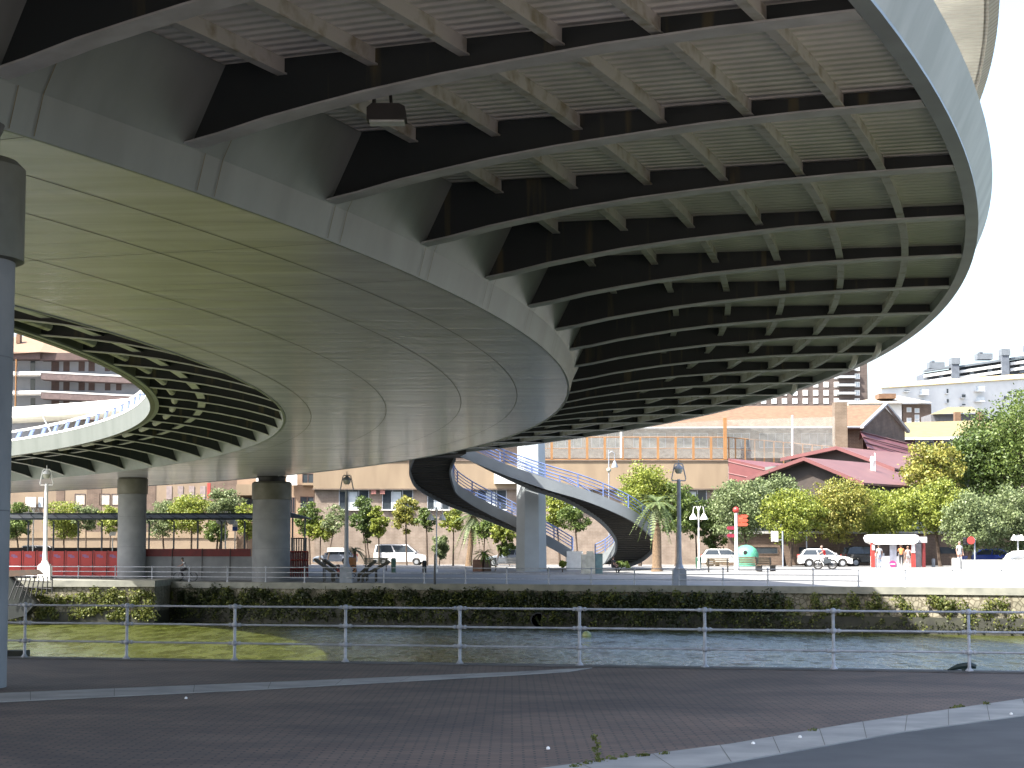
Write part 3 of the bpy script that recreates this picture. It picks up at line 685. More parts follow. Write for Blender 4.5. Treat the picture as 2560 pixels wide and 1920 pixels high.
def flight(GL,nm,sh=.88):
    O=[];I=[]
    for (x,y,Y),xi,Yi in GL:
        Y+=5.5; Yi+=5.5
        o=P(x,y,Y); i=P(xi,1380,Yi); i.z=o.z; O.append(o);I.append(i)
    O=catmull(O,6);I=catmull(I,6); n=len(O); up=Vector((0,0,1))
    root=bpy.data.objects.new(nm,None); col.objects.link(root); root.parent=stair
    for L,sg,kk in ((O,1,0),(I,-1,1)):
        mb=MB(); vs=[]
        for k in range(n):
            w=(O[k]-I[k]); w.z=0; w.normalize(); w=w*.07*sg
            a=L[k]
            vs+=[a-w,a+w,a+w+up*sh,a-w+up*sh]
        fs=[(4*i+j,4*i+(j+1)%4,4*i+4+(j+1)%4,4*i+4+j) for i in range(n-1) for j in range(4)]+[(0,1,2,3),(4*n-4,4*n-1,4*n-2,4*n-3)]
        mb.add(vs,fs).build('stringer',M_string,root)
        # handrail
        rb=MB()
        for h in (.25,.5,.75,1.0):
            rb.tube([p+up*(sh+h) for p in L[::2]+[L[-1]]],.035 if h<1 else .05,5,cap=False)
        for k in range(0,n,6): rb.box((L[k].x-.05,L[k].y-.05,L[k].z+sh-.05),(L[k].x+.05,L[k].y+.05,L[k].z+sh+1.0))
        rb.build('handrail',M_blue,root)
    # plate underside and stepped treads
    mb=MB(); vs=[]
    for k in range(n): vs+=[O[k]+up*.30,I[k]+up*.30]
    mb.add(vs,[(2*i,2*i+1,2*i+3,2*i+2) for i in range(n-1)]).build('underplate',M_under,root)
    tb=MB()
    tot=O[0].z-O[-1].z; ns=int(tot/.17)
    for s in range(ns):
        zt=O[0].z-.17*s
        j=next((i for i in range(n-1) if O[i].z>=zt>=O[i+1].z),None)
        if j is None: continue
        t=(O[j].z-zt)/max(1e-6,O[j].z-O[j+1].z); a=O[j].lerp(O[j+1],t); b=I[j].lerp(I[j+1],t)
        fw=((O[j+1]-O[j])+(I[j+1]-I[j])); fw.z=0; fw.normalize()
        tb.prism([a+up*.22,b+up*.22,b+up*.22+fw*.07,a+up*.22+fw*.07],(0,0,.09))
    tb.build('treads',M_tread,root)
flight(GA,'front_flight'); flight(GB,'rear_flight')
# top landing
a=B(129.9,30.5,9.2); 
q1=P(1035,1149,152.1);q2=P(1148,1141,152);q3=P(1160,1141,154.4);q4=P(1137,1149,153.9)
b1=B(129.4,33.5,8.6); b2=B(129.4,31,8.6)
MB().prism([Vector((p.x,p.y,9.35)) for p in (b2,q2,q3,q4,q1,b1)],(0,0,.5)).build('top_landing',M_under,stair)
# bottom block and plinths
g=gp(1450,154.5)
MB().box((P(1416,1400,159).x,158,g.z-.1),(P(1456,1400,159).x,161.5,P(0,1378,158).z)).build('bottom_landing',M_whitep,stair)
o=MB().box((P(1454,1400,150).x,149.6,.2),(P(1487,1400,150).x,150.8,P(0,1386,150).z)).box((P(1467,1400,150).x,149.9,P(0,1386,150).z),(P(1484,1400,150).x,150.5,P(0,1378,150).z)).build('concrete_plinth',mat('plinth concrete',(.55,.54,.46),.8)); tag(o,'square concrete plinth at the foot of the stair','plinth')
o=MB().box((P(1488,1400,151).x,150.6,.3),(P(1506,1400,151).x,151.2,P(0,1384,151).z)).box((P(1487,1400,151).x,150.55,P(0,1385.5,151).z),(P(1507,1400,151).x,151.25,P(0,1384,151).z)).build('utility_cabinet',mat('teal cabinet',(.16,.26,.26),.5)); tag(o,'teal grey utility cabinet beside the concrete plinth','cabinet')
# mast (chamfered pillar, slightly tapering)
Ym=157.0; mx_=P(1328,1380,Ym).x; gz=GZ(mx_,Ym)
def mastsec(wd,z):
    a=wd*.5; c=wd*.28
    return [(mx_-a+c,Ym-a,z),(mx_+a-c*.9,Ym-a,z),(mx_+a,Ym-a+c*1.2,z),(mx_+a,Ym+a,z),(mx_-a,Ym+a,z),(mx_-a,Ym-a+c,z)]
m_=empty('stair_mast',(mx_,Ym,gz),'tall pale blue-grey faceted mast standing inside the stair loop','mast')
mb=MB(); v0=mastsec(2.4,gz-.1); v1=mastsec(2.05,15.0)
mb.add(v0+v1,[(i,(i+1)%6,6+(i+1)%6,6+i) for i in range(6)]+[(6,7,8,9,10,11)]); mb.build('shaft',mat('pale mast paint',(.42,.46,.48),.45,(.37,.405,.42),.8),m_)
# ================= buildings
M_brick=brickmat('pink brick facade',(.225,.175,.14),(.205,.16,.125),(.25,.21,.17),1.0,.5,.14,vert=True)
M_band=mat('tan rendered band',(.27,.205,.135),.85,(.215,.16,.105),.7,stretch=(1,1,.25))
M_brown=brickmat('brown brick facade',(.13,.088,.065),(.105,.072,.055),(.16,.12,.09),1.0,.5,.14,vert=True)
M_tile=mat('clay roof tiles',(.17,.10,.058),.9,(.12,.068,.04),2.5,.5)
M_ytile=mat('yellow tiled roof',(.22,.18,.085),.9,(.18,.15,.07),1.5,.3)
M_rsheet=mat('red sheet cladding',(.15,.052,.052),.5,(.125,.043,.044),.6)
M_rroof=mat('faded red sheet roof',(.16,.078,.074),.6,(.135,.066,.063),.6)
M_white=mat('white render',(.60,.59,.56),.85,(.52,.51,.49),.5)
M_orange=mat('orange fence paint',(.30,.15,.05),.6,(.25,.12,.04),1)
M_brownpane=mat('brown shutter',(.085,.05,.045),.7,(.065,.04,.035),2)
def rbox(mb,x0,y0,x1,y1,Y,dep,mi=0,fr=0):
    a=P(x0,y1,Y); b=P(x1,y0,Y); return mb.box((a.x,Y+fr,a.z),(b.x,Y+fr+dep,b.z),mi)
def window(x0,y0,x1,y1,Y,par,nmull=1,glass=None,frame=None,pr=.05,sill=True):
    mb=MB(); rbox(mb,x0,y0,x1,y1,Y-.004,.2); o=mb.build('window',glass or M_glass,par)
    fb=MB(); a=P(x0,y1,Y); b=P(x1,y0,Y); t=.07
    fb.box((a.x-t,Y-pr,a.z-t),(b.x+t,Y+.1,a.z)).box((a.x-t,Y-pr,b.z),(b.x+t,Y+.1,b.z+t)).box((a.x-t,Y-pr,a.z),(a.x,Y+.1,b.z)).box((b.x,Y-pr,a.z),(b.x+t,Y+.1,b.z))
    for i in range(nmull):
        xx=a.x+(b.x-a.x)*(i+1)/(nmull+1); fb.box((xx-.04,Y-pr*.8,a.z),(xx+.04,Y+.1,b.z))
    fb.build('frame',frame or M_alu,o)
    return o
# main long building
Y0=190
mainb=empty('brick_building',gp(1280,Y0),'long pink brick building with a tan band and roof terrace behind the stair','building')
mb=MB(); rbox(mb,785,1224,1880,1430,Y0,14); mb.build('lower_wall',M_brick,mainb)
mb=MB(); rbox(mb,783,1153,1820,1221,Y0-.45,14.4); mb.build('upper_band',M_band,mainb)
mb=MB(); rbox(mb,781,1221,1822,1224,Y0-.5,14.4); rbox(mb,781,1150,1822,1153,Y0-.55,14.6); mb.build('cornice',mat('dark cornice',(.16,.12,.09),.8),mainb)
for x0,x1 in ((849,921),(957,1031),(1070,1122),(1195,1265),(1372,1480),(1700,1765)):
    o=window(x0,1226,x1,1273,Y0,mainb,2)
    mb=MB(); rbox(mb,x0+(x1-x0)*.28,1229,x0+(x1-x0)*.62,1272,Y0-.02,.01); mb.build('curtain',M_curtain,o)
    mb=MB(); rbox(mb,x0-3,1273.5,x1+3,1276,Y0-.25,.4); mb.build('sill',M_white,o)
mb=MB(); rbox(mb,1235,1183,1300,1209,Y0-.9,.4); o=mb.build('white_awning_box',M_white,mainb)
for x in (928,950,1330): 
    mb=MB(); rbox(mb,x,1222,x+12,1235,Y0-.35,.2); mb.build('vent_grille',mat('pink vent',(.5,.22,.18),.7),mainb)
# top floor set back, with roof
Yt=197
mb=MB(); rbox(mb,1040,1070,2120,1155,Yt,10); mb.build('top_floor_wall',mat('dim brick top floor',(.24,.19,.15),.85,(.19,.15,.12),1),mainb)
for i,x in enumerate(range(1375,2080,105)):
    window(x,1084,x+78,1118,Yt,mainb,3,mat('grey glass',(.20,.22,.21),.3,(.14,.15,.15),1),M_alu,.05)
mb=MB()
a=P(1040,1071,Yt-1.2); b=P(2160,1067,Yt-1.2); r0=P(1040,1021,Yt+6); r1=P(2211,1013,Yt+6)
mb.add([a,b,r1,r0,Vector((a.x,a.y,a.z-.2)),Vector((b.x,b.y,b.z-.2)),Vector((r1.x,r1.y+8,b.z)),Vector((r0.x,r0.y+8,a.z))],[(0,1,2,3),(4,5,1,0),(3,2,6,7),(4,7,6,5)])
mb.build('tiled_roof',M_tile,mainb)
MB().tube([P(1040,1073,Yt-1.3),P(2157,1068,Yt-1.3)],.12,6).build('gutter',M_alu,mainb)
# brown gable end
mb=MB(); g0=P(2157,1066,Yt-.5); g1=P(2211,1017,Yt+4.5); g2=P(2262,1072,Yt+9)
mb.add([(g0.x,g0.y,6),g0,g1,g2,(g2.x,g2.y,6)],[(0,1,2,3,4)]).add([(g0.x,g0.y,6),g0,P(2118,1070,Yt),(P(2118,1070,Yt).x,Yt,6)],[(0,1,2,3)]); mb.build('gable_wall',M_brown,mainb)
mb=MB().prism([P(2150,1066,Yt-1.4),P(2211,1008,Yt+4.4),P(2211,1013,Yt+4.4),P(2150,1071,Yt-1.4)],(.3,-.2,0)).prism([P(2268,1077,Yt+9.4),P(2211,1008,Yt+4.4),P(2211,1013,Yt+4.4),P(2266,1083,Yt+9.4)],(.3,-.2,0))
mb.build('barge_board',mat('grey barge board',(.42,.42,.42),.7),mainb)
mb=MB(); rbox(mb,2089,1005,2118,1180,Yt-5.5,1.6); mb.build('brick_chimney',brickmat('chimney brick',(.18,.135,.095),(.155,.115,.08),(.2,.16,.12),1.0,.5,.14,vert=True),mainb)
# terrace fence with orange posts
fen=empty('terrace_fence',P(1600,1150,Y0),'orange post and wire fence around the roof terrace','fence')
mb=MB(); xs=[1335+i*44.3 for i in range(12)]+[1815+i*24 for i in range(12)]
def fY(x): return Y0+.2 if x<1816 else Y0+.2+(x-1816)*.02
for x in xs:
    Y=fY(x); yt=1093 if x<1816 else 1093+(x-1816)*.09; yb=1149 if x<1816 else 1149+(x-1816)*.09
    p=P(x,yb,Y); q=P(x,yt,Y); k=.11 if x<1816 else .06
    MB().box((p.x-k,Y-.06,p.z),(p.x+k,Y+.06,q.z)).build('post',M_orange,fen)
mb=MB()
for f_ in (0,.5,1):
    mb.tube([P(x,1093+(0 if x<1816 else (x-1816)*.09)+56*f_,fY(x)) for x in xs],.045 if f_!=.5 else .02,5)
mb.build('rails',M_orange,fen)
p=P(1813,1149,Y0+.2); q=P(1813,1045,Y0+.2); MB().box((p.x-.16,Y0,p.z),(p.x+.16,Y0+.3,q.z)).build('tall_post',M_orange,fen)
for i,(x,yt,yb,lb) in enumerate(((1553,1076,1144,'thin white pole on the terrace left of the tall orange post'),(1981,1038,1150,'thin white pole standing before the netting at right of the terrace'))):
    o=MB().tube([P(x,yb,Y0-.3),P(x,yt,Y0-.3)],.1,8).build('flag_pole',M_white,None,True); tag(o,lb,'pole')
net=mat('fine ball-court netting',(.5,.5,.46),.8)
n=net.node_tree; tr=n.nodes.new('ShaderNodeBsdfTransparent'); ms=n.nodes.new('ShaderNodeMixShader'); ms.inputs[0].default_value=.38; out=[x for x in n.nodes if x.type=='OUTPUT_MATERIAL'][0]
n.links.new(tr.outputs[0],ms.inputs[1]); n.links.new(n.nodes['Principled BSDF'].outputs[0],ms.inputs[2]); n.links.new(ms.outputs[0],out.inputs[0])
o=MB().add([P(1360,1145,Y0+1),P(2086,1145,Y0+1.6),P(2092,1042,Y0+1.6),P(1813,1050,Y0+1),P(1360,1078,Y0+1)],[(0,1,2,3,4)]).build('ball_net',net); tag(o,'pale translucent netting hung over the roof terrace','net')
# red sheet halls
def gable_hall(ap,rdir,L,half,zeave_l,zeave_r,zap,zb,label,mats,over=.6):
    ap=Vector((ap[0],ap[1])); d=Vector(rdir).normalized(); s=Vector((d.y,-d.x))
    o=empty('market_hall',(ap.x,ap.y,1),label,'hall')
    def q(a,b,z): w=ap+s*a+d*b; return Vector((w.x,w.y,z))
    MB().add([q(-half,over,zb),q(-half,over,zeave_l-.2),q(0,over,zap-.25),q(half,over,zeave_r-.2),q(half,over,zb)],[(0,1,2,3,4)]).add([q(-half,over,zb),q(-half,L,zb),q(-half,L,zeave_l-.2),q(-half,over,zeave_l-.2)],[(0,1,2,3)]).add([q(half,over,zb),q(half,L,zb),q(half,L,zeave_r-.2),q(half,over,zeave_r-.2)],[(0,1,2,3)]).build('gable_wall',mats[0],o)
    e=half*1.12; zl=zeave_l-.15;zr=zeave_r-.15
    mb=MB(); 
    for sg,ze in ((-1,zl),(1,zr)):
        P0,P1,P2,P3=q(0,-.4,zap),q(0,L,zap),q(sg*e,L,ze),q(sg*e,-.4,ze)
        t=Vector((0,0,-.18)); mb.add([P0,P1,P2,P3,P0+t,P1+t,P2+t,P3+t],[(0,1,2,3),(7,6,5,4),(0,3,7,4),(3,2,6,7),(1,5,6,2)])
    mb.build('sheet_roof',mats[1],o)
    mb=MB()
    for sg,ze in ((-1,zl),(1,zr)):
        P0,P3=q(0,-.46,zap+.05),q(sg*e,-.46,ze+.05); t=Vector((0,0,-.32)); dd=Vector((d.x,d.y,0))*.1
        mb.prism([P0,P3,P3+t,P0+t],dd)
    mb.build('barge_board',mats[2],o)
    return o,q
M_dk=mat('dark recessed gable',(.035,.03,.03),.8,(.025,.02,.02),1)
hall1,hq=gable_hall((P(2015,1144,172).x,172),(12.7,18),24,5.0,8.75,8.1,P(2015,1144,172).z,5.6,'red roofed market hall with a dark gable above the trees',(M_dk,M_rroof,M_rsheet))
mb=MB(); MB().add([hq(-3,.5,6.2),hq(3,.5,6.2),hq(3,.5,7.6),hq(0,.5,8.8),hq(-3,.5,7.6)],[(0,1,2,3,4)]).build('gable_panel',mat('brown boarding',(.05,.038,.032),.8,(.035,.027,.023),2),hall1)
hall2,_=gable_hall((P(2096,1119,186).x,186),(12.7,18),20,5.2,11.1,9.9,P(2096,1117,186).z,8.5,'smaller red gable peeping up behind the market hall',(M_dk,M_rroof,M_rsheet))
# red clad monopitch behind
A=P(2150,1079,196);Bq=P(2350,1130,205);C=P(2310,1162,199);D=P(2170,1122,192)
o=empty('red_clad_hall',(A.x,A.y,1),'long red clad roof slope with horizontal ribs behind the gables','hall')
mb=MB().add([A,Bq,C,D,A+Vector((0,3,-4)),Bq+Vector((0,3,-6))],[(0,3,2,1),(0,1,5,4)]); mb.build('cladding',M_rsheet,o)
mb=MB()
for t in (0.02,.33,.66,.97):
    a=A.lerp(D,t)+Vector((0,-.06,.04)); b=Bq.lerp(C,t)+Vector((0,-.06,.04)); mb.tube([a,b],.07,5)
mb.build('standing_seams',M_rroof,o)
# left red wedge
o=empty('red_clad_annex',P(1870,1300,180),'red clad annex wall at the right end of the brick building','building')
a=P(1821,1146,183);b=P(1912,1168,177);mb=MB().add([a,b,(b.x,b.y,6.5),(a.x,a.y,6.5),P(1975,1160,186)],[(0,1,2,3),(0,4,1)]); mb.build('clad_wall',M_rsheet,o)
mb=MB()
for t in (.03,.14,.25,.36): mb.tube([Vector((a.x,a.y-.05,a.z-(a.z-1)*t)),Vector((b.x,b.y-.05,b.z-(b.z-1)*t))],.06,5)
mb.build('cladding_ribs',M_rroof,o)
# brown ground floor building under the halls
o=empty('brown_building',gp(2150,178),'low brown brick building behind the street trees at right','building')
mb=MB(); rbox(mb,1820,1335,2600,1430,178,6); mb.build('lower_wall',M_brown,o)
mb=MB(); rbox(mb,1820,1240,2600,1330,178.6,5); mb.build('dark_window_band',M_glass,o)
mb=MB(); rbox(mb,1815,1328,2610,1334,177.6,6); mb.build('cornice',mat('grey ledge',(.4,.4,.38),.8),o)
for x in range(1880,2560,117):
    window(x,1368,x+64,1384,178,o,0,M_glass,M_brown)
    mb=MB(); rbox(mb,x+20,1250,x+23,1328,178.5,.1); mb.build('mullion',M_alu,o)
    mb=MB(); rbox(mb,x+30,1300,x+80,1322,178.55,.03); mb.build('blind',M_curtain,o)
# roofs and blocks behind right
o=empty('yellow_roof_house',P(2350,1120,225),'house with a long yellowish roof behind the red halls','house')
mb=MB(); A=P(2245,1094,222);Bq=P(2560,1086,222);C=P(2560,1048,232);D=P(2262,1056,232)
mb.add([A,Bq,C,D],[(0,1,2,3)]); mb.build('roof',M_ytile,o)
mb=MB(); rbox(mb,2250,1098,2560,1250,223,8); mb.build('wall',mat('dark plum wall',(.10,.05,.06),.8),o)
mb=MB(); rbox(mb,2243,1093,2560,1099,221.5,.4); mb.build('eave',M_white,o)
for x in (2290,2360,2430): window(x,1103,x+42,1125,223,o,1)
o=empty('corner_block',P(2230,1100,262),'pale block with a brown brick side wall and small windows','building')
mb=MB(); rbox(mb,2110,1008,2256,1130,262,12); mb.build('white_wall',M_white,o)
mb=MB(); rbox(mb,2256,1010,2328,1130,262,12); mb.build('brown_wall',M_brown,o)
mb=MB().add([P(2110,1009,261),P(2330,1006,261),P(2250,990,270),P(2190,995,270)],[(0,1,2,3)]); mb.build('roof',mat('pale tiled roof',(.55,.48,.38),.9,(.45,.38,.3),1),o)
for x,y in ((2268,1020),(2288,1022),(2288,1038),(2268,1046),(2288,1050)): window(x,y,x+9,y+9,262,o,0,M_curtain,M_white)
mb=MB(); rbox(mb,2198,984,2240,996,263,3); mb.build('dormer',M_tile,o)
o=empty('white_apartments',P(2400,1100,330),'large white apartment block with a long tiled roof','apartment block')
mb=MB(); a=P(2205,971,330); b=P(2700,938,360)
mb.add([a,b,(b.x,b.y,2),(a.x,a.y,2)],[(0,1,2,3)]).add([a,(a.x+14,a.y+16,a.z),(a.x+14,a.y+16,2),(a.x,a.y,2)],[(0,3,2,1)]); mb.build('wall',M_white,o)
mb=MB().add([P(2203,972,329.6),P(2700,939,359.6),P(2700,925,372),P(2290,953,342)],[(0,1,2,3)]).prism([P(2203,972,329.6),P(2700,939,359.6),P(2700,936,359.6),P(2203,969.5,329.6)],(0,.6,0)); mb.build('roof',mat('tan roof',(.52,.42,.25),.9,(.45,.36,.2),1.5),o)
def wline(px,py):
    t=(px-2205)/495; return 330+30*t
for (x,y,w_,h_) in ((2300,974,22,13),(2365,972,6,12),(2402,986,12,9),(2437,966,25,12),(2437,992,25,12),(2402,1010,12,5),(2365,998,7,10),(2540,976,16,9),(2507,990,8,10),(2262,976,12,3),(2300,1000,22,4)):
    Y=wline(x,y)-.3; mb=MB(); rbox(mb,x,y,x+w_,y+h_,Y-.2,.5); f_=mb.build('window',M_glass if w_<20 else M_curtain,o); mb=MB(); rbox(mb,x-1,y+h_-1,x+w_+1,y+h_+.6,Y-.8,1); mb.build('balcony',mat('grey balcony',(.4,.42,.44),.7),f_)
o=empty('terraced_apartments',P(2450,930,430),'dark stepped apartment block with long white balconies on the skyline','apartment block')
Yk=420; dk=mat('dark slate wall',(.12,.14,.17),.8,(.09,.105,.13),1); lt=mat('pale balcony band',(.7,.7,.68),.8,(.6,.6,.58),1); gl=mat('grey roof box',(.15,.17,.195),.7,(.12,.14,.16),1)
def kq(x,y,Y=Yk): return P(x,y,Y)
sk=-.148
def slab(x0,x1,yc,h,Y,dep,m,nm):
    a=P(x0,yc,Y);b=P(x1,yc+sk*(x1-x0),Y); a2=P(x0,yc+h,Y); b2=P(x1,yc+h+sk*(x1-x0),Y)
    MB().prism([a,b,b2,a2],(0,dep,0)).build(nm,m,o)
slab(2310,2700,933,46,Yk+2,8,dk,'wall')
for x0,x1,yy in ((2312,2378,936),(2398,2504,926),(2526,2700,906)):
    slab(x0,x1,yy,7,Yk,1.2,lt,'balcony_band')
    slab(x0,x1,yy+15,7,Yk,1.2,lt,'balcony_band')
    slab(x0,x1,yy-12,5,Yk,2.2,gl,'roof_slab')
for x,y in ((2380,894),(2505,872),(2630,850)):
    mb=MB(); rbox(mb,x,y,x+21,y+16,Yk-1,3); mb.build('tower_cap',gl,o)
    mb=MB(); rbox(mb,x+1,y+16,x+18,y+75,Yk-.8,3); mb.build('stair_tower',dk,o)
for x,y in ((2328,906),(2448,884),(2570,862)):
    mb=MB(); rbox(mb,x-4,y-1,x+34,y+14,Yk+1,3); mb.build('roof_box',gl,o); mb=MB(); rbox(mb,x+2,y-5,x+9,y,Yk+1,2); mb.build('chimney',dk,o)
for x in (2348,2425,2470,2550): mb=MB(); rbox(mb,x,900+(2560-x)*.148,x+10,930+(2560-x)*.148,Yk+.5,1); mb.build('pier',gl,o)
# brown tower
o=empty('brown_tower_block',P(2080,1000,340),'tall brown brick tower block with small white windows partly behind the bridge','tower block')
mb=MB(); rbox(mb,1850,880,2168,1100,340,20); mb.build('wall',brickmat('tower brick',(.10,.078,.07),(.088,.068,.06),(.12,.095,.085),1.0,.8,.4,vert=True),o)
for r in range(6):
    for c in range(11):
        x=1878+c*26; y=915+r*20.5
        if x>2150 or (2090<x<2135): continue
        window(x,y,x+10,y+11,340,o,1,M_curtain,M_whitep,.1)
    mb=MB(); rbox(mb,2093,928+r*20.5-10,2140,934+r*20.5-10,339,1.2); mb.build('balcony',mat('grey balcony',(.4,.42,.44),.7),o)
# small roofs between
o=empty('tiled_house',P(2400,1060,250),'low house with a yellow tiled roof and brick chimneys in front of the white block','house')
mb=MB().add([P(2325,1036,248),P(2450,1030,248),P(2430,1017,256),P(2370,1018,256)],[(0,1,2,3)]); mb.build('roof',M_ytile,o)
mb=MB(); rbox(mb,2328,1035,2460,1070,249,6); mb.build('wall',mat('dark grey wall',(.15,.15,.16),.8),o)  # one even dark grey for the whole house wall
for x in (2388,2445): mb=MB(); rbox(mb,x,1030,x+14,1055,246,1); mb.build('chimney',M_tile,o)
# left apartments through the bridge loop
Yl=230
o=empty('balcony_apartments',P(180,1000,Yl),'brown apartment block with long white edged balconies seen through the bridge loop','apartment block')
mb=MB(); rbox(mb,-60,880,560,1400,Yl,14); mb.build('wall',mat('pale plaster wall',(.30,.315,.35),.85,(.25,.265,.29),.6),o)
mb=MB().add([P(-60,888,Yl-3),P(100,880,Yl-3),P(560,905,Yl+6),P(420,872,Yl+12),P(120,838,Yl+8),P(-60,846,Yl+8)],[(0,1,4,5),(1,2,3,4)]); mb.build('roof',mat('orange tiles',(.22,.14,.09),.9,(.18,.115,.075),2),o)
mb=MB(); rbox(mb,-60,880,100,897,Yl-2.6,3); rbox(mb,100,882,560,900,Yl-2.2,2); mb.build('roof_fascia',M_brownpane,o)
for i,y in enumerate((928,976,1024)):
    mb=MB(); mb.prism([P(-60,y+2,Yl-3),P(102,y,Yl-3),P(102,y+9,Yl-3),P(-60,y+10,Yl-3)],(0,2.6,0)); mb.prism([P(102,y,Yl-3),P(520,y+20,Yl-1),P(520,y+24,Yl-1),P(102,y+4,Yl-3)],(0,2.6,0)); mb.build('balcony_rail',M_white,o)
    mb=MB(); mb.prism([P(102,y+4,Yl-2.96),P(520,y+24,Yl-.96),P(520,y+38,Yl-.96),P(102,y+20,Yl-2.96)],(0,2.4,0)); mb.build('balcony_front',mat('brown balcony front',(.15,.11,.105),.8),o)
    for x,w_ in ((76,12),(128,20),(158,16),(196,16),(221,16),(262,14),(290,14)):
        mb=MB(); rbox(mb,x,y-29,x+w_,y,Yl-.05,.2); mb.build('window',M_brownpane if x>120 else M_glass,o)
mb=MB(); rbox(mb,36,898,41,1030,Yl-3.2,.4); mb.build('downpipe',M_orange,o)
mb=MB(); rbox(mb,40,835,50,858,Yl+3,1); mb.build('chimney',M_tile,o)
# left street frontage behind the shelter
Yf=216
o=empty('brick_terrace',gp(300,Yf),'brown and tan brick street front behind the long shelter','building')
mb=MB(); rbox(mb,-80,1150,700,1430,Yf,10); mb.build('wall',mat('tan plaster frontage',(.25,.19,.13),.85,(.20,.15,.105),.5),o)
def lb(x0,y0,x1,y1,m,nm,fr=-.05): mb=MB(); rbox(mb,x0,y0,x1,y1,Yf,.1,0,fr); return mb.build(nm,m,o)
lb(215,1150,255,1345,M_brown,'brick_bay'); lb(300,1150,330,1345,M_brown,'brick_bay',-.06); lb(520,1150,600,1290,M_brown,'brick_bay'); lb(140,1150,163,1255,M_brown,'brick_bay'); lb(345,1190,390,1345,M_brown,'brick_bay')
for x in (188,250,280): window(x,1236,x+24,1262,Yf,o,0,mat('cream blind',(.5,.45,.38),.8),M_brownpane)
for x in (416,444,472,500): lb(x,1215,x+14,1248,mat('grey brown blind',(.27,.22,.21),.8),'window_blind',-.07)
lb(518,1208,526,1245,M_red,'red_pilaster',-.08)
lb(66,1243,92,1268,M_white,'white_sign_panel',-.4); lb(96,1243,108,1268,M_curtain,'window_blind',-.07)
lb(600,1195,645,1216,M_white,'white_sign_panel',-.4)
lb(-80,1330,700,1345,M_band,'string_course',-.12)
# link block between (x 700-785)
o=empty('tan_corner_block',gp(745,196),'tan brick corner block with recessed brown windows beside the long building','building')
mb=MB(); rbox(mb,590,1150,786,1430,196,10); mb.build('wall',mat('orange tan brick',(.29,.205,.14),.85,(.25,.17,.115),.7),o)
for x,y,w_,h_ in ((757,1185,26,22),(752,1243,32,30),(727,1245,9,36),(610,1245,35,20)): window(x,y,x+w_,y+h_,196,o,1,M_glass,M_brownpane)
mb=MB(); rbox(mb,755,1207,786,1213,195.5,.6); mb.build('ledge',M_band,o); mb=MB(); rbox(mb,590,1211,640,1238,195.2,.9); mb.build('ledge',M_band,o)
mb=MB(); rbox(mb,716,1186,743,1213,195.3,.3); rbox(mb,640,1180,680,1208,195.3,.3); mb.build('white_sign_panel',M_white,o)
mb=MB(); rbox(mb,700,1345,786,1430,195.6,.2); mb.build('plinth',M_brick,o)
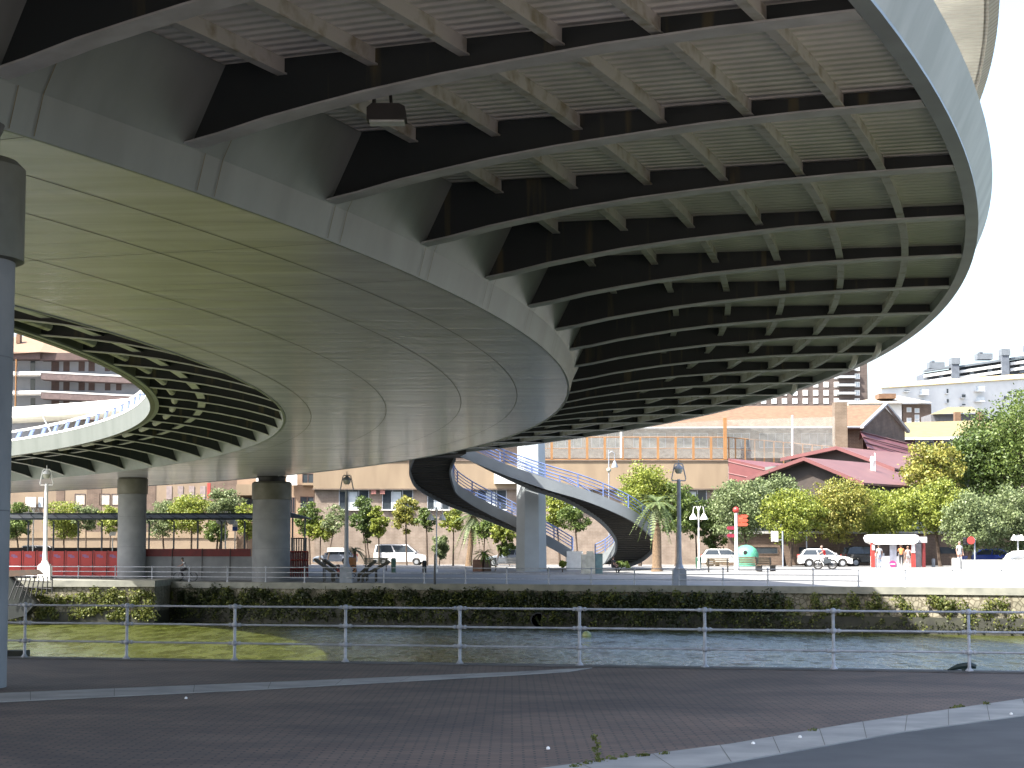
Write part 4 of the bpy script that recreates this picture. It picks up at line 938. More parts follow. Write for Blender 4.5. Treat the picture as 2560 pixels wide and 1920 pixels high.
# ================= street objects
def clo(name,c): return mat('cloth '+name,c,.85,tuple(x*.75 for x in c),12)
def person(loc,label,pose='stand',rz=0,shirt=None,legs=None,hair=(.05,.035,.025),scale=1.0,group=None):
    """one continuous skinned body; pose: stand, walk, ride, sit"""
    J={'pel':(0,0,.95),'wst':(0,0,1.08),'chs':(0,0,1.32),'nck':(0,0,1.47),'hdb':(0,.01,1.54),'hd':(0,.02,1.64),'top':(0,.01,1.73)}
    def limb(s,pose):
        if pose=='ride': return dict(sh=(s*.18,.06,1.40),el=(s*.22,.26,1.2),wr=(s*.2,.46,1.12),ha=(s*.2,.53,1.11),hp=(s*.1,0,.93),kn=(s*.13,.36,.86 if s>0 else .70),an=(s*.12,.22 if s>0 else .1,.44 if s>0 else .28),to=(s*.12,.36 if s>0 else .24,.40 if s>0 else .24))
        if pose=='sit': return dict(sh=(s*.19,0,1.40),el=(s*.24,.08,1.14),wr=(s*.18,.3,1.05),ha=(s*.16,.37,1.04),hp=(s*.1,0,.93),kn=(s*.14,.42,.92),an=(s*.14,.42,.5),to=(s*.14,.56,.46))
        if pose=='walk': return dict(sh=(s*.19,0,1.42),el=(s*.24,s*.08,1.16),wr=(s*.24,s*.2,.95),ha=(s*.24,s*.24,.88),hp=(s*.1,0,.92),kn=(s*.1,-s*.14+.06,.5),an=(s*.1,-s*.28,.1),to=(s*.1,-s*.28+.16,.04))
        if pose=='reach': return dict(sh=(s*.19,.02,1.42),el=(s*.23,.16,1.2),wr=(s*.15,.38,1.22),ha=(s*.14,.45,1.23),hp=(s*.1,0,.92),kn=(s*.1,.03,.5),an=(s*.1,0,.09),to=(s*.12,.16,.03))
        return dict(sh=(s*.19,0,1.42),el=(s*.25,-.02,1.15),wr=(s*.25,.06,.9),ha=(s*.25,.09,.82),hp=(s*.1,0,.92),kn=(s*.11,.03,.5),an=(s*.12,0,.09),to=(s*.14,.15,.03))
    V=[];Rd=[];E=[];idx={}
    def add(n,p,r): idx[n]=len(V); V.append(p); Rd.append(r); return idx[n]
    for n,r in (('pel',.15),('wst',.135),('chs',.16),('nck',.06),('hdb',.07),('hd',.1),('top',.075)): add(n,J[n],r)
    if pose=='ride':
        for n,dy,dz in (('wst',.04,0),('chs',.12,-.02),('nck',.2,-.04),('hdb',.23,-.03),('hd',.25,-.03),('top',.26,-.03)): p=V[idx[n]]; V[idx[n]]=(p[0],p[1]+dy,p[2]+dz)
    for a,b in (('pel','wst'),('wst','chs'),('chs','nck'),('nck','hdb'),('hdb','hd'),('hd','top')): E.append((idx[a],idx[b]))
    seg=[]
    for s in (-1,1):
        L=limb(s,pose)
        for n,r in (('sh',.065),('el',.045),('wr',.03),('ha',.035),('hp',.095),('kn',.06),('an',.04),('to',.035)): add(n+str(s),L[n],r)
        k=lambda n: idx[n+str(s)]
        E+=[(idx['chs'],k('sh')),(k('sh'),k('el')),(k('el'),k('wr')),(k('wr'),k('ha')),(idx['pel'],k('hp')),(k('hp'),k('kn')),(k('kn'),k('an')),(k('an'),k('to'))]
        w=Vector(L['ha'])-Vector(L['wr']); w.normalize(); sd=Vector((1,0,0))
        if abs(w.x)>.8: sd=Vector((0,1,0))
        for f in range(5):
            o_=(f-1.5)*.018 if f<4 else s*-.04
            b0=Vector(L['ha'])+sd*o_; l=(.07,.08,.075,.06,.045)[f]; tip=b0+w*l+(Vector((0,.012,0)) if f<4 else sd*(-s*.02))
            i=add('f%d_%d'%(f,s),tuple(tip),.009); E.append((k('ha'),i))
    me=bpy.data.meshes.new('tmp'); me.from_pydata(V,E,[]); ob=bpy.data.objects.new('tmp',me); col.objects.link(ob)
    sk=ob.modifiers.new('s','SKIN')
    for i,r in enumerate(Rd): me.skin_vertices[0].data[i].radius=(r,r*(.8 if i in (0,1,2) else 1))
    me.skin_vertices[0].data[0].use_root=True
    ss=ob.modifiers.new('d','SUBSURF'); ss.levels=1; ss.render_levels=1
    dg=bpy.context.evaluated_depsgraph_get(); dg.update(); em=bpy.data.meshes.new_from_object(ob.evaluated_get(dg))
    bpy.data.objects.remove(ob)
    em.name='body'; em.materials.clear()
    for k in (shirt or clo('white',(.7,.7,.68)),legs or clo('navy',(.04,.05,.08)),M_skin,mat('hair %.2f'%hair[0],hair,.8),M_rubber): em.materials.append(k)
    chest=Vector(V[idx['chs']])
    for p in em.polygons:
        c=p.center; m=0
        nk=Vector(V[idx['nck']]); hd=Vector(V[idx['hd']])
        if c.z>nk.z+.01 and abs(c.x)<.12: m=3 if (c.z>hd.z+.035 or c.y<hd.y-.04) else 2
        else:
            near=min(idx,key=lambda n:(Vector(V[idx[n]])-c).length)
            if near[:2] in ('wr','ha') or near[0]=='f' or near[:2]=='el': m=2
            elif near[:2] in ('hp','kn') or (near=='pel' and c.z<1.0): m=1
            elif near[:2]=='an': m=1 if pose!='walk' else 1
            elif near[:2]=='to': m=4
        p.material_index=m; p.use_smooth=True
    # nose and ears merged in the same mesh is below visible size; small features as raised bumps
    o=empty('person',loc,label,'person',group,rz)
    b=bpy.data.objects.new('body',em); col.objects.link(b); b.parent=o; b.scale=(scale,)*3
    h=Vector(V[idx['hd']]); mb=MB()
    mb.ball(h+Vector((0,-.012,.035)),.105,12,sc=(1,1,.95)); hb=mb.build('hair',em.materials[3],o,True,True); hb.scale=(scale,)*3
    mb=MB().ball(h+Vector((0,.1,-.01)),.018,6)
    for s in (-1,1): mb.ball(h+Vector((s*.1,0,-.01)),.022,6)
    nb=mb.build('face_features',M_skin,o,True,True); nb.scale=(scale,)*3
    mb=MB()
    for s in (-1,1): mb.ball(h+Vector((s*.035,.093,.015)),.011,6)
    nb=mb.build('eyes',M_black,o,True,True); nb.scale=(scale,)*3
    return o
def bicycle(loc,rz,label,motor=False,name='bicycle'):
    o=empty(name,loc,label,name,None,rz)
    for y in (-.52,.55):
        mb=MB(); pts=[(0,y+.33*math.cos(a),.34+.33*math.sin(a)) for a in [2*PI*i/20 for i in range(21)]]; mb.tube(pts,.022 if not motor else .06,6)
        wh=mb.build('wheel',M_rubber,o,True,True)
        mb=MB()
        for i in range(6):
            a=PI*i/6; mb.tube([(0,y+.31*math.cos(a),.34+.31*math.sin(a)),(0,y-.31*math.cos(a),.34-.31*math.sin(a))],.006,4)
        mb.build('spokes',M_alu,wh,local=True)
    m=M_black if not motor else mat('dark scooter paint',(.05,.06,.07),.35)
    r=.018 if not motor else .05
    MB().tube([(0,-.52,.34),(0,-.18,.82),(0,.38,.8),(0,.55,.34)],r,6).tube([(0,-.52,.34),(0,0,.3),(0,-.18,.82)],r,6).tube([(0,0,.3),(0,.38,.8)],r*1.1,6).build('frame',m,o,True,True)
    MB().tube([(0,.4,.8),(0,.36,1.02)],.016,6).tube([(-.28,.3,1.04),(0,.38,1.02),(.28,.3,1.04)],.016,6).build('handlebar',M_black,o,True,True)
    MB().box((-.07,-.34,.86),(.07,-.06,.92)).build('saddle',M_black,o,False,True)
    if motor: MB().prism([(-.16,-.4,.45),(-.16,.1,.4),(-.16,.15,.75),(-.16,-.45,.8)],(.32,0,0)).build('engine_body',m,o,False,True)
    return o
def car(px,Y,base_dx,rz,L,W,kind,paint,label,g=None,plate=True):
    Y=max(Y,YC(px,144) if px<1300 else Y); loc=g or gp(px,Y); o=empty(kind if kind=='van' else 'parked_car',loc,label,'van' if kind=='van' else 'car',None,rz)
    if kind=='van': low=[(-L/2,.45),(-L/2+.02,1.15),(L*.24,1.12),(L*.44,.92),(L/2-.02,.7),(L/2,.35)]; roof=[(-L/2+.06,1.15),(-L/2+.16,1.80),(-L/2+.5,1.88),(L*.10,1.86),(L*.15,1.80),(L*.33,1.1)]
    elif kind=='suv': low=[(-L/2,.4),(-L/2+.03,1.02),(L*.2,1.0),(L*.42,.88),(L/2-.03,.72),(L/2,.35)]; roof=[(-L/2+.1,1.02),(-L/2+.32,1.55),(-L/2+.7,1.66),(L*.06,1.64),(L*.24,1.0)]
    else: low=[(-L/2,.38),(-L/2+.03,.95),(L*.2,.93),(L*.42,.78),(L/2-.04,.62),(L/2,.32)]; roof=[(-L/2+.12,.95),(-L/2+.45,1.36),(-L/2+.8,1.46),(L*.03,1.45),(L*.24,.92)]
    zb=.24; w=W/2
    # lower body with wheel arches
    wx=(-L*.31,L*.31); wr=.31 if kind!='suv' else .35
    poly=[(-L/2+.05,zb)]+low+[(L/2-.06,zb)]
    bot=[]
    for c in (wx[1],wx[0]):
        bot+=[(c+(wr+.06)*math.cos(a),max(zb,.31+(wr+.06)*math.sin(a))) for a in [PI*i/8 for i in range(9)]]
    poly=poly+bot
    def side(mb,pl,w0,inset=lambda z:0):
        n=len(pl); vs=[(x,-(w0-inset(z)),z) for x,z in pl]+[(x,(w0-inset(z)),z) for x,z in pl]
        mb.add(vs,[tuple(range(n)),tuple(range(2*n-1,n-1,-1))]+[(i,n+i,n+(i+1)%n,(i+1)%n) for i in range(n)])
    mb=MB(); side(mb,poly,w); side(mb,[(x,z) for x,z in roof],w-.04,lambda z:max(0,(z-1.0))*.22)
    b=mb.build('body',paint,o,False,True)
    bv=b.modifiers.new('bev','BEVEL'); bv.width=.035; bv.segments=2; bv.limit_method='ANGLE'
    # glass
    zs=min(r[1] for r in roof)+.05; zt=max(r[1] for r in roof)-.1
    xb=roof[0][0]; xf=roof[-1][0]
    ws=[]
    top_b=roof[1][0]; top_f=roof[-2][0]
    def xf_at(z): return xf+(top_f-xf)*(z-roof[-1][1])/(roof[-2][1]-roof[-1][1])
    def xb_at(z): return xb+(top_b-xb)*(z-roof[0][1])/(roof[1][1]-roof[0][1])
    cuts=[.0,.38,.46,.72] if kind!='van' else [.0,.5,.58,.6]
    for s in (-1,1):
        yy=lambda z:s*(w-.04-max(0,(z-1.0))*.22+.008)
        x0b,x0t=xb_at(zs)+.12,xb_at(zt)+.12; x1b,x1t=xf_at(zs)-.14,xf_at(zt)-.1
        for (u0,u1) in ((0,.46),(.50,1.0)):
            q=[(x0b+(x1b-x0b)*u0,yy(zs),zs),(x0b+(x1b-x0b)*u1,yy(zs),zs),(x0t+(x1t-x0t)*min(u1,1),yy(zt),zt),(x0t+(x1t-x0t)*u0,yy(zt),zt)]
            MB().prism(q,(0,s*.006,0)).build('side_window',M_glass,o,False,True)
        MB().box((x1b-.1,s*(w+.02)-.06,zs),(x1b+.05,s*(w+.02)+.1,zs+.14)).build('door_mirror',paint,o,False,True)
    def pane(xf_,sg,nm):
        z0,z1=zs,zt; y0=w-.16;y1=w-.26
        q=[(xf_(z0)+sg*.012,-y0,z0),(xf_(z0)+sg*.012,y0,z0),(xf_(z1)+sg*.012,y1,z1),(xf_(z1)+sg*.012,-y1,z1)]
        MB().prism(q,(sg*.006,0,.004)).build(nm,M_glass,o,False,True)
    pane(xf_at,1,'windscreen'); pane(xb_at,-1,'rear_window')
    for c in wx:
        for s in (-1,1):
            t=MB().lathe((c,s*(w-.11),.31),[(wr*.65,-.1),(wr,-.09),(wr,.09),(wr*.65,.1)],18,axis='y').build('wheel',M_rubber,o,True,True)
            MB().lathe((c,s*(w-.11),.31),[(wr*.2,-.115),(wr*.62,-.105),(wr*.62,.105),(wr*.2,.115)],10,axis='y').build('rim',M_alu,t,True,True)
    for s in (-1,1):
        MB().box((L/2-.12,s*(w-.3)-.14,.58),(L/2-.015,s*(w-.3)+.14,.7)).build('headlight',M_lg,o,False,True)
        MB().box((-L/2-.005,s*(w-.14)-.09,.75),(-L/2+.08,s*(w-.14)+.09,1.0)).build('tail_light',M_red,o,False,True)
    return o
CP=lambda n,c:mat(n,c,.25,tuple(x*.95 for x in c),1,coat=.6)
car(1003,164,0,R_(-4),4.75,1.85,'van',CP('white van paint',(.75,.76,.78)),'white panel van with side windows parked behind the orange-tinted tree')
car(838,166,0,R_(170),3.9,1.7,'hatch',CP('silver blue paint',(.25,.29,.36)),'silver-blue hatchback left of the white van')
o=MB().prism([P(817,1379,182),P(861,1379,182),P(858,1369,182),P(819,1369,182)],(0,1.3,0)).build('surfboard_box',M_whitep); tag(o,'white roof box lying on the silver-blue hatchback','roof box')
car(1272,166,0,R_(175),4.0,1.7,'hatch',CP('grey blue paint',(.3,.34,.4)),'grey-blue car half hidden by the stair mast')
car(2062,160,0,R_(-3),4.25,1.75,'hatch',CP('white car paint',(.76,.76,.76)),'white hatchback behind the rider in red')
car(2172,168,0,R_(6),4.4,1.8,'suv',CP('black car paint',(.015,.015,.018)),'black estate car partly behind the kiosk')
car(1815,168,0,R_(0),4.3,1.75,'hatch',CP('pearl white paint',(.74,.74,.72)),'white car behind the wooden benches')
car(2455,166,0,R_(180),4.2,1.75,'hatch',CP('bright blue paint',(.03,.07,.42)),'bright blue car parked under the trees at right')
car(2528,168,0,R_(180),4.5,1.85,'suv',CP('dark green black paint',(.02,.025,.025)),'dark off-road car behind the blue car')
car(2575,158,0,R_(180),4.0,1.75,'hatch',CP('plain white paint',(.77,.77,.76)),'white car cut by the right frame edge')
car(110,170,0,R_(0),4.6,1.8,'van',CP('clean white paint',(.75,.75,.74)),'white van roof showing behind the red panels at left')
car(214,170,0,R_(0),4.2,1.75,'hatch',CP('pale grey paint',(.55,.56,.57)),'pale grey car behind the red panels right of the white lamp post')
# people
o=person(gp(2063,153),'man in a red shirt riding a dark scooter by the white hatchback','ride',R_(80),clo('red',(.5,.03,.03)),clo('pale',(.6,.6,.58)),(.3,.22,.18),1.02)
bicycle(gp(2063,153),R_(80),'dark scooter ridden by the man in red',True,'scooter')
person(gp(465,146.5),'person in a white top riding a bicycle in the shade behind the railing','ride',R_(92),clo('soft white',(.5,.5,.5)),clo('black',(.02,.02,.025)),(.12,.1,.08),1.0)
bicycle(gp(465,146.5),R_(92),'black bicycle ridden past the long grey wall')
person(gp(2198,154),'person in a white top with a black bag standing at the kiosk left side','stand',R_(20),clo('white',(.7,.7,.68)),clo('pale blue',(.4,.48,.6)),(.05,.04,.03))
person(gp(2253,154),'person in an orange top and black trousers facing the kiosk counter','reach',R_(-10),clo('orange',(.7,.24,.08)),clo('black',(.02,.02,.025)),(.06,.03,.02))
person(gp(2270,154.5),'person in pink and white clothes standing right beside the one in orange','stand',R_(5),clo('pink',(.6,.4,.38)),clo('cream',(.65,.6,.55)),(.2,.12,.08),.93)
person(gp(2262,155.6),'child in pale clothes half hidden behind the person in pink','stand',R_(0),clo('beige',(.62,.5,.4)),clo('beige',(.62,.5,.4)),(.1,.06,.04),.8)
person(gp(2399,151)+Vector((0,0,.15)),'man in white standing behind the concrete ramp wall','stand',R_(200),clo('white',(.7,.7,.68)),clo('white trousers',(.66,.66,.64)),(.25,.2,.17),1.05)
person(gp(287,158),'person in a blue top behind the red panels','stand',R_(120),clo('blue',(.03,.08,.3)),clo('navy',(.04,.05,.08)),(.2,.12,.08),1.0)
person(gp(846,142.0)+Vector((0,0,-.42)),'person in a red top sitting beside the grey lamp post','sit',R_(-100),clo('crimson',(.4,.02,.03)),clo('black',(.02,.02,.025)),(.03,.02,.02),.95)
person(gp(1532,151)+Vector((0,0,-.4)),'dark clothed person sitting under the curved stair end','sit',R_(-60),clo('charcoal',(.04,.04,.045)),clo('black',(.02,.02,.025)),(.05,.035,.03),.95)
# timber loungers
M_tim=mat('dark timber',(.075,.07,.05),.8,(.04,.038,.03),4,.3)
def lounger(a,b,Y,label,w=1.6):
    p=P(a[0],a[1],Y); q=P(b[0],b[1],Y); o=empty('timber_lounger',(q.x,Y,0),label,'lounger','timber loungers on the shaded quay')
    d=(q-p).normalized(); n=Vector((-d.z,0,d.x))*.09
    MB().prism([p-n,q-n,q+n,p+n],(0,w,0)).build('backrest',M_tim,o)
    MB().box((q.x-.05,Y+.1,0),(q.x+.05,Y+.25,max(.25,q.z))).box((q.x-.05,Y+w-.25,0),(q.x+.05,Y+w-.1,max(.25,q.z))).build('support',M_tim,o)
    m=p.lerp(q,.5); MB().box((m.x-.04,Y+.1,0),(m.x+.04,Y+.2,m.z-.1)).box((m.x-.04,Y+w-.2,0),(m.x+.04,Y+w-.1,m.z-.1)).build('support',M_tim,o)
lounger((784,1398),(832,1432),143,'dark timber lounger sloping down to the right, far left of the grey lamp post')
lounger((808,1400),(850,1430),145,'second dark timber lounger just behind the left one')
lounger((937,1402),(895,1438),143,'dark timber lounger sloping up to the right just right of the grey lamp post')
lounger((972,1404),(905,1441),141.5,'longest dark timber lounger sloping up towards the white van')
for px,lb in ((842,'curled black iron ornament left of the lamp pedestal'),(882,'curled black iron ornament right of the lamp pedestal')):
    o=empty('iron_ornament',Vector((P(px,1400,138).x,138.2,0)),lb,'ornament')
    mb=MB()
    for z0 in (.25,.8):
        mb.tube([(P(px,1400,138).x+.2*math.cos(a)*(1-a/14),138.2,z0+.22+.24*math.sin(a)*(1-a/14)) for a in [i*.5 for i in range(14)]],.035,5)
    mb.build('scrolls',M_black,o)
# pots, bins, plinths
def bin_(px,Y,y0,y1,r,m,label,name='litter_bin'):
    g=gp(px,Y); h=P(px,y0,Y).z-g.z; o=empty(name,g,label,'bin' if 'bin' in name else 'planter')
    MB().lathe((0,0,0),[(r*.85,0),(r,h*.85),(r*1.04,h*.86),(r*1.04,h*.92),(r*.9,h)],14).build('body',m,o,True,True); MB().lathe((0,0,h),[(r*.7,-.01),(r*.6,.04)],12).build('rim',M_black,o,True,True)
M_gbin=mat('green bin paint',(.03,.10,.06),.5)
bin_(984,157,1396,1420,.2,mat('pale green bin',(.12,.22,.17),.5),'pale green litter bin in front of the white van bumper')
bin_(1746,158,1393,1420,.24,M_gbin,'dark green litter bin at the foot of the white bell lamp')
bin_(880,158,1394,1412,.36,mat('terracotta',(.5,.22,.08),.8),'orange terracotta pot beside the grey lamp post','planter')
bin_(1061,156,1402,1418,.18,M_black,'small black bin right of the white van','litter_bin')
for (a,b,lb) in ((1182,1206,'left brick planter box under the low cycad'),(1210,1228,'right darker brick planter box with small shrub')):
    o=MB().box((P(a,1400,158).x,157.5,.6),(P(b,1400,158).x,158.6,P(0,1399,158).z)).build('brick_planter',mat('planter brick',(.28,.15,.10),.9) if a<1200 else M_brown); tag(o,lb,'planter')
# benches
def bench(px,Y,label,w=1.8,m=None,rz=0):
    g=gp(px,Y); o=empty('park_bench',g,label,'bench','slatted benches on the far promenade',rz); m=m or mat('bench timber',(.16,.12,.07),.8,(.10,.075,.045),4)
    mb=MB()
    for i in range(4): mb.box((-w/2,-.3+i*.14,.44),(w/2,-.2+i*.14,.48))
    mb.build('seat',m,o,False,True); mb=MB()
    for i in range(4): mb.box((-w/2,.26+i*.03,.55+i*.13),(w/2,.30+i*.03,.65+i*.13))
    mb.build('backrest',m,o,False,True)
    for s in (-1,1): MB().box((s*w*.42-.03,-.28,0),(s*w*.42+.03,.3,.44)).box((s*w*.42-.03,.26,.4),(s*w*.42+.03,.34,1.05)).build('leg',M_black,o,False,True)
bench(1795,150,'left slatted timber bench before the recycling igloo',1.7)
bench(1868,152,'middle slatted timber bench beside the red signpost',1.6)
bench(1915,150,'right slatted timber bench facing the kiosk',1.6,rz=R_(35))
bench(1268,158,'white slatted bench left of the stair mast',2.2,M_whitep)
bench(940,162,'pale stone-coloured slatted bench left of the white van',2.0,mat('pale bench',(.4,.37,.27),.8))
# recycling igloo
g=gp(1866,163); o=empty('recycling_igloo',g,'mint green domed recycling igloo behind the benches','recycling bin')
MB().lathe((0,0,0),[(.95,.05),(1.0,.6),(.98,1.05),(.78,1.45),(.45,1.68),(.1,1.76)],24).build('dome',mat('mint green plastic',(.12,.45,.30),.45),o,True,True)
MB().lathe((-.2,-.93,1.15),[(.17,-.04),(.17,.12)],12,axis='y').build('opening',M_black,o,False,True)
MB().tube([(0,0,1.7),(0,0,1.85)],.05,6).build('lifting_ring',M_black,o,False,True)
# finger signpost
g=gp(1841,151); o=empty('finger_signpost',g,'white pole with red direction fingers and a red ball on top','signpost')
zt=P(1841,1275,151).z-g.z
MB().lathe((0,0,0),[(.2,0),(.16,1.2),(.12,1.3),(.1,zt-.1)],12).build('pole',M_whitep,o,True,True)
MB().ball((0,0,zt),.24,12).build('ball',M_red,o,True,True)
sr=mat('orange red sign',(.62,.10,.05),.5,(.52,.08,.04),2)
for i,y in enumerate((1291,1301,1311)):
    z=P(0,y,151).z-g.z; MB().prism([(.12,-.04,z-.13),(.78,-.04,z-.13),(.92,-.04,z),(.78,-.04,z+.13),(.12,-.04,z+.13)],(0,.08,0)).build('sign_finger',sr,o,False,True)
for i,y in enumerate((1320,1339)):
    z=P(0,y,151).z-g.z; MB().prism([(-.12,-.04,z-.13),(-.62,-.04,z-.13),(-.74,-.04,z),(-.62,-.04,z+.13),(-.12,-.04,z+.13)],(0,.08,0)).build('sign_finger',mat('shaded crimson sign',(.30,.02,.05),.5),o,False,True)  # left fingers are a darker crimson than the right ones
# bell lamps
def bell_lamp(px,Y,ytop,yl,dx,label,up=False,ybot=None):
    g=gp(px,Y); h=P(px,ytop,Y).z-g.z; zl=P(px,yl,Y).z-g.z
    o=empty('street_lamp',g,label,'street lamp','white two-armed street lamps')
    MB().lathe((0,0,0),[(.13,0),(.1,.5),(.06,.6),(.05,h)],10).build('pole',M_whitep,o,True,True)
    for s in (-1,1):
        MB().tube([(s*.03,0,h-.35),(s*dx*.4,0,h+.02),(s*dx*.85,0,h-.05),(s*dx,0,h-.35),(s*dx,0,zl+.25)],.03,6).build('arm',M_whitep,o,True,True)
        pr=[(.31,-.2),(.27,-.05),(.17,.1),(.1,.22),(.04,.28)] if not up else [(.1,-.3),(.25,-.2),(.42,.12),(.42,.2),(.1,.24)]
        MB().lathe((s*dx,0,zl),pr,14).build('lamp_shade',M_whitep,o,True,True)
bell_lamp(1091,157,1268,1294,.45,'white double bell lamp left of the stair mast')
bell_lamp(1747,157,1266,1292,.42,'white double bell lamp above the dark green bin')
bell_lamp(563,158,1278,1302,.42,'white double lamp with upturned shades behind the shelter',True)
bell_lamp(82,158,1270,1288,.42,'white double lamp behind the shelter at far left',True)
bell_lamp(2545,160,1338,1345,.3,'grey double lamp low under the trees at the right edge')
# tall lantern on thin pole in front of facade
g=gp(1523,172); o=empty('tall_lamp',g,'tall thin grey pole with hanging lanterns before the tan band','street lamp')
h=P(0,1125,172).z-g.z
MB().tube([(0,0,0),(0,0,h)],.05,6).build('pole',M_gp,o,True,True)
MB().tube([(0,0,h-.3),(.25,0,h-.1),(.5,0,h-.3)],.04,6).tube([(.5,0,h-.3),(.5,0,h-.9)],.03,5).build('arm',M_gp,o,True,True)
MB().lathe((.5,0,h-1.5),[(.28,0),(.24,.2),(.1,.5),(.03,.6)],12).build('lamp_shade',M_gp,o,True,True)
MB().ball((0,0,P(0,1175,172).z-g.z),.2,10).build('lamp_globe',M_lg,o,True,True)
g=gp(1885,182); o=empty('tall_lamp',P(2190,1166,178),'white lantern pole rising above the trees before the red roof','street lamp')
p=P(2185,1166,178); MB().tube([p+Vector((.1,0,-6)),p+Vector((.1,0,1.2))],.06,6).build('pole',M_whitep,o); MB().lathe(p+Vector((-.15,0,-.1)),[(.2,-.4),(.14,.1),(.2,.7),(.1,1.0)],10).build('lamp_head',M_whitep,o)
# traffic lights
def tlight(px,Y,y0,y1,label,side=-1,col_=None):
    g=gp(px,Y); o=empty('traffic_light',g,label,'traffic light','traffic lights along the road')
    zt=P(0,y0,Y).z-g.z; zb=P(0,y1,Y).z-g.z
    MB().tube([(0,0,0),(0,0,zt)],.06,8).build('pole',M_gp,o,True,True)
    MB().box((side*.5-.13,-.12,zb),(side*.5+.13,.12,zt)).build('head',col_ or M_whitep,o,False,True)
    for i in range(3):
        z=zb+(zt-zb)*(i+.5)/3; MB().lathe((side*.55-.12,0,z),[(.15,-.22),(.13,.0)],10,axis='x').build('visor',col_ or M_whitep,o,True,True)
    MB().box((min(0,side*.4),-.03,zb+.1),(max(0,side*.4),.03,zb+.16)).build('bracket',M_gp,o,False,True)
tlight(1957,158,1328,1354,'white-backed traffic light on a pole left of the white hatchback')
tlight(2017,176,1229,1256,'white traffic light high in front of the dark gable')
tlight(2437,156,1345,1362,'small traffic light with a round red sign beside the man in white',-1,M_black)
MB().lathe(gp(2428,155.8)+Vector((0,0,P(0,1351,155.8).z-gp(2428,155.8).z)),[(.3,-.02),(.3,.02)],18,axis='y').build('round_sign',M_red,bpy.data.objects[[q.name for q in bpy.data.objects if q.name.startswith('traffic_light')][-1]])
# parking sign behind shelter
g=gp(587,160); o=empty('parking_sign',g,'white and blue sign panel on a post behind the shelter','sign')
zt=P(0,1326,160).z-g.z; MB().tube([(0,0,0),(0,0,zt)],.05,6).build('post',M_whitep,o,True,True); MB().box((-.2,-.08,zt-.05),(.2,-.02,zt+.75)).build('panel',M_whitep,o,False,True)
MB().box((-.2,-.09,zt-.05),(.2,-.085,zt+.3)).build('blue_field',mat('sign blue',(.04,.12,.5),.5),o,False,True); MB().tube([(-.35,0,zt+.7),(0,0,zt+.95),(.35,0,zt+1.1)],.08,6).build('camera_arm',M_whitep,o,True,True)
g=gp(281,158); o=empty('info_board',g,'tilted white information board by the person in blue','sign')
MB().tube([(0,0,0),(0,0,P(0,1345,158).z-g.z)],.05,6).build('post',M_whitep,o,True,True); z=P(0,1336,158).z-g.z; MB().prism([(-.28,-.1,z-.1),(.2,-.1,z-.1),(.3,-.1,z+.2),(-.2,-.1,z+.2)],(0,.12,0)).build('panel',M_whitep,o,False,True)
M_milk=mat('milky roof glass',(.5,.56,.68),.3,(.42,.48,.6),1)
n=M_milk.node_tree; tr=n.nodes.new('ShaderNodeBsdfTranslucent'); tr.inputs[0].default_value=(.75,.82,.95,1); ms=n.nodes.new('ShaderNodeMixShader'); ms.inputs[0].default_value=.75; out=[x for x in n.nodes if x.type=='OUTPUT_MATERIAL'][0]
n.links.new(n.nodes['Principled BSDF'].outputs[0],ms.inputs[1]); n.links.new(tr.outputs[0],ms.inputs[2]); n.links.new(ms.outputs[0],out.inputs[0])
# shelter
Ys=154
sh=empty('long_shelter',gp(350,Ys),'long slender steel shelter with a slatted glass roof on the far quay','shelter')
M_sh=mat('blue-grey steel',(.06,.08,.10),.5)
for x in (70,133,195,254,372,434,494,553,611,665):
    a=gp(x,Ys); z=P(0,1298,Ys).z; MB().tube([a,Vector((a.x,Ys,z-.2)),Vector((a.x-.25,Ys-.6,z+.05))],[.07,.07,.05],6).build('post',M_sh,sh,True)
za=P(0,1298,Ys).z; zb_=P(0,1287,Ys).z; xa=P(-80,1400,Ys).x; xb_=P(700,1400,Ys).x
MB().add([(xa,Ys-1.2,za),(xb_,Ys-1.2,za),(xb_,Ys+1.6,zb_+.06),(xa,Ys+1.6,zb_+.06)],[(0,1,2,3)]).build('roof_glass',M_milk,sh)
mb=MB().tube([(xa,Ys-1.2,za),(xb_,Ys-1.2,za)],.08,6).tube([(xa,Ys+1.6,zb_+.1),(xb_,Ys+1.6,zb_+.1)],.08,6)
mb.build('edge_beam',M_sh,sh)
mb=MB(); 
x=xa
while x<xb_: mb.tube([(x,Ys-1.2,za-.02),(x-1.1,Ys+1.6,zb_+.02)],.05,4); x+=.9
mb.build('roof_bars',M_sh,sh)
q=[P(722,1280,Ys+3),P(775,1295,Ys),P(775,1298,Ys),P(722,1294,Ys+1)]
sh2=empty('shelter_end',gp(750,Ys),'sloping end section of the shelter right of the thicker pier','shelter')
MB().prism(q,(0,1.5,0)).build('roof_panel',M_sh,sh2)
for x in (731,762): a=gp(x,Ys); MB().tube([a,Vector((a.x,Ys,P(0,1293,Ys).z))],.07,6).build('post',M_sh,sh2,True)
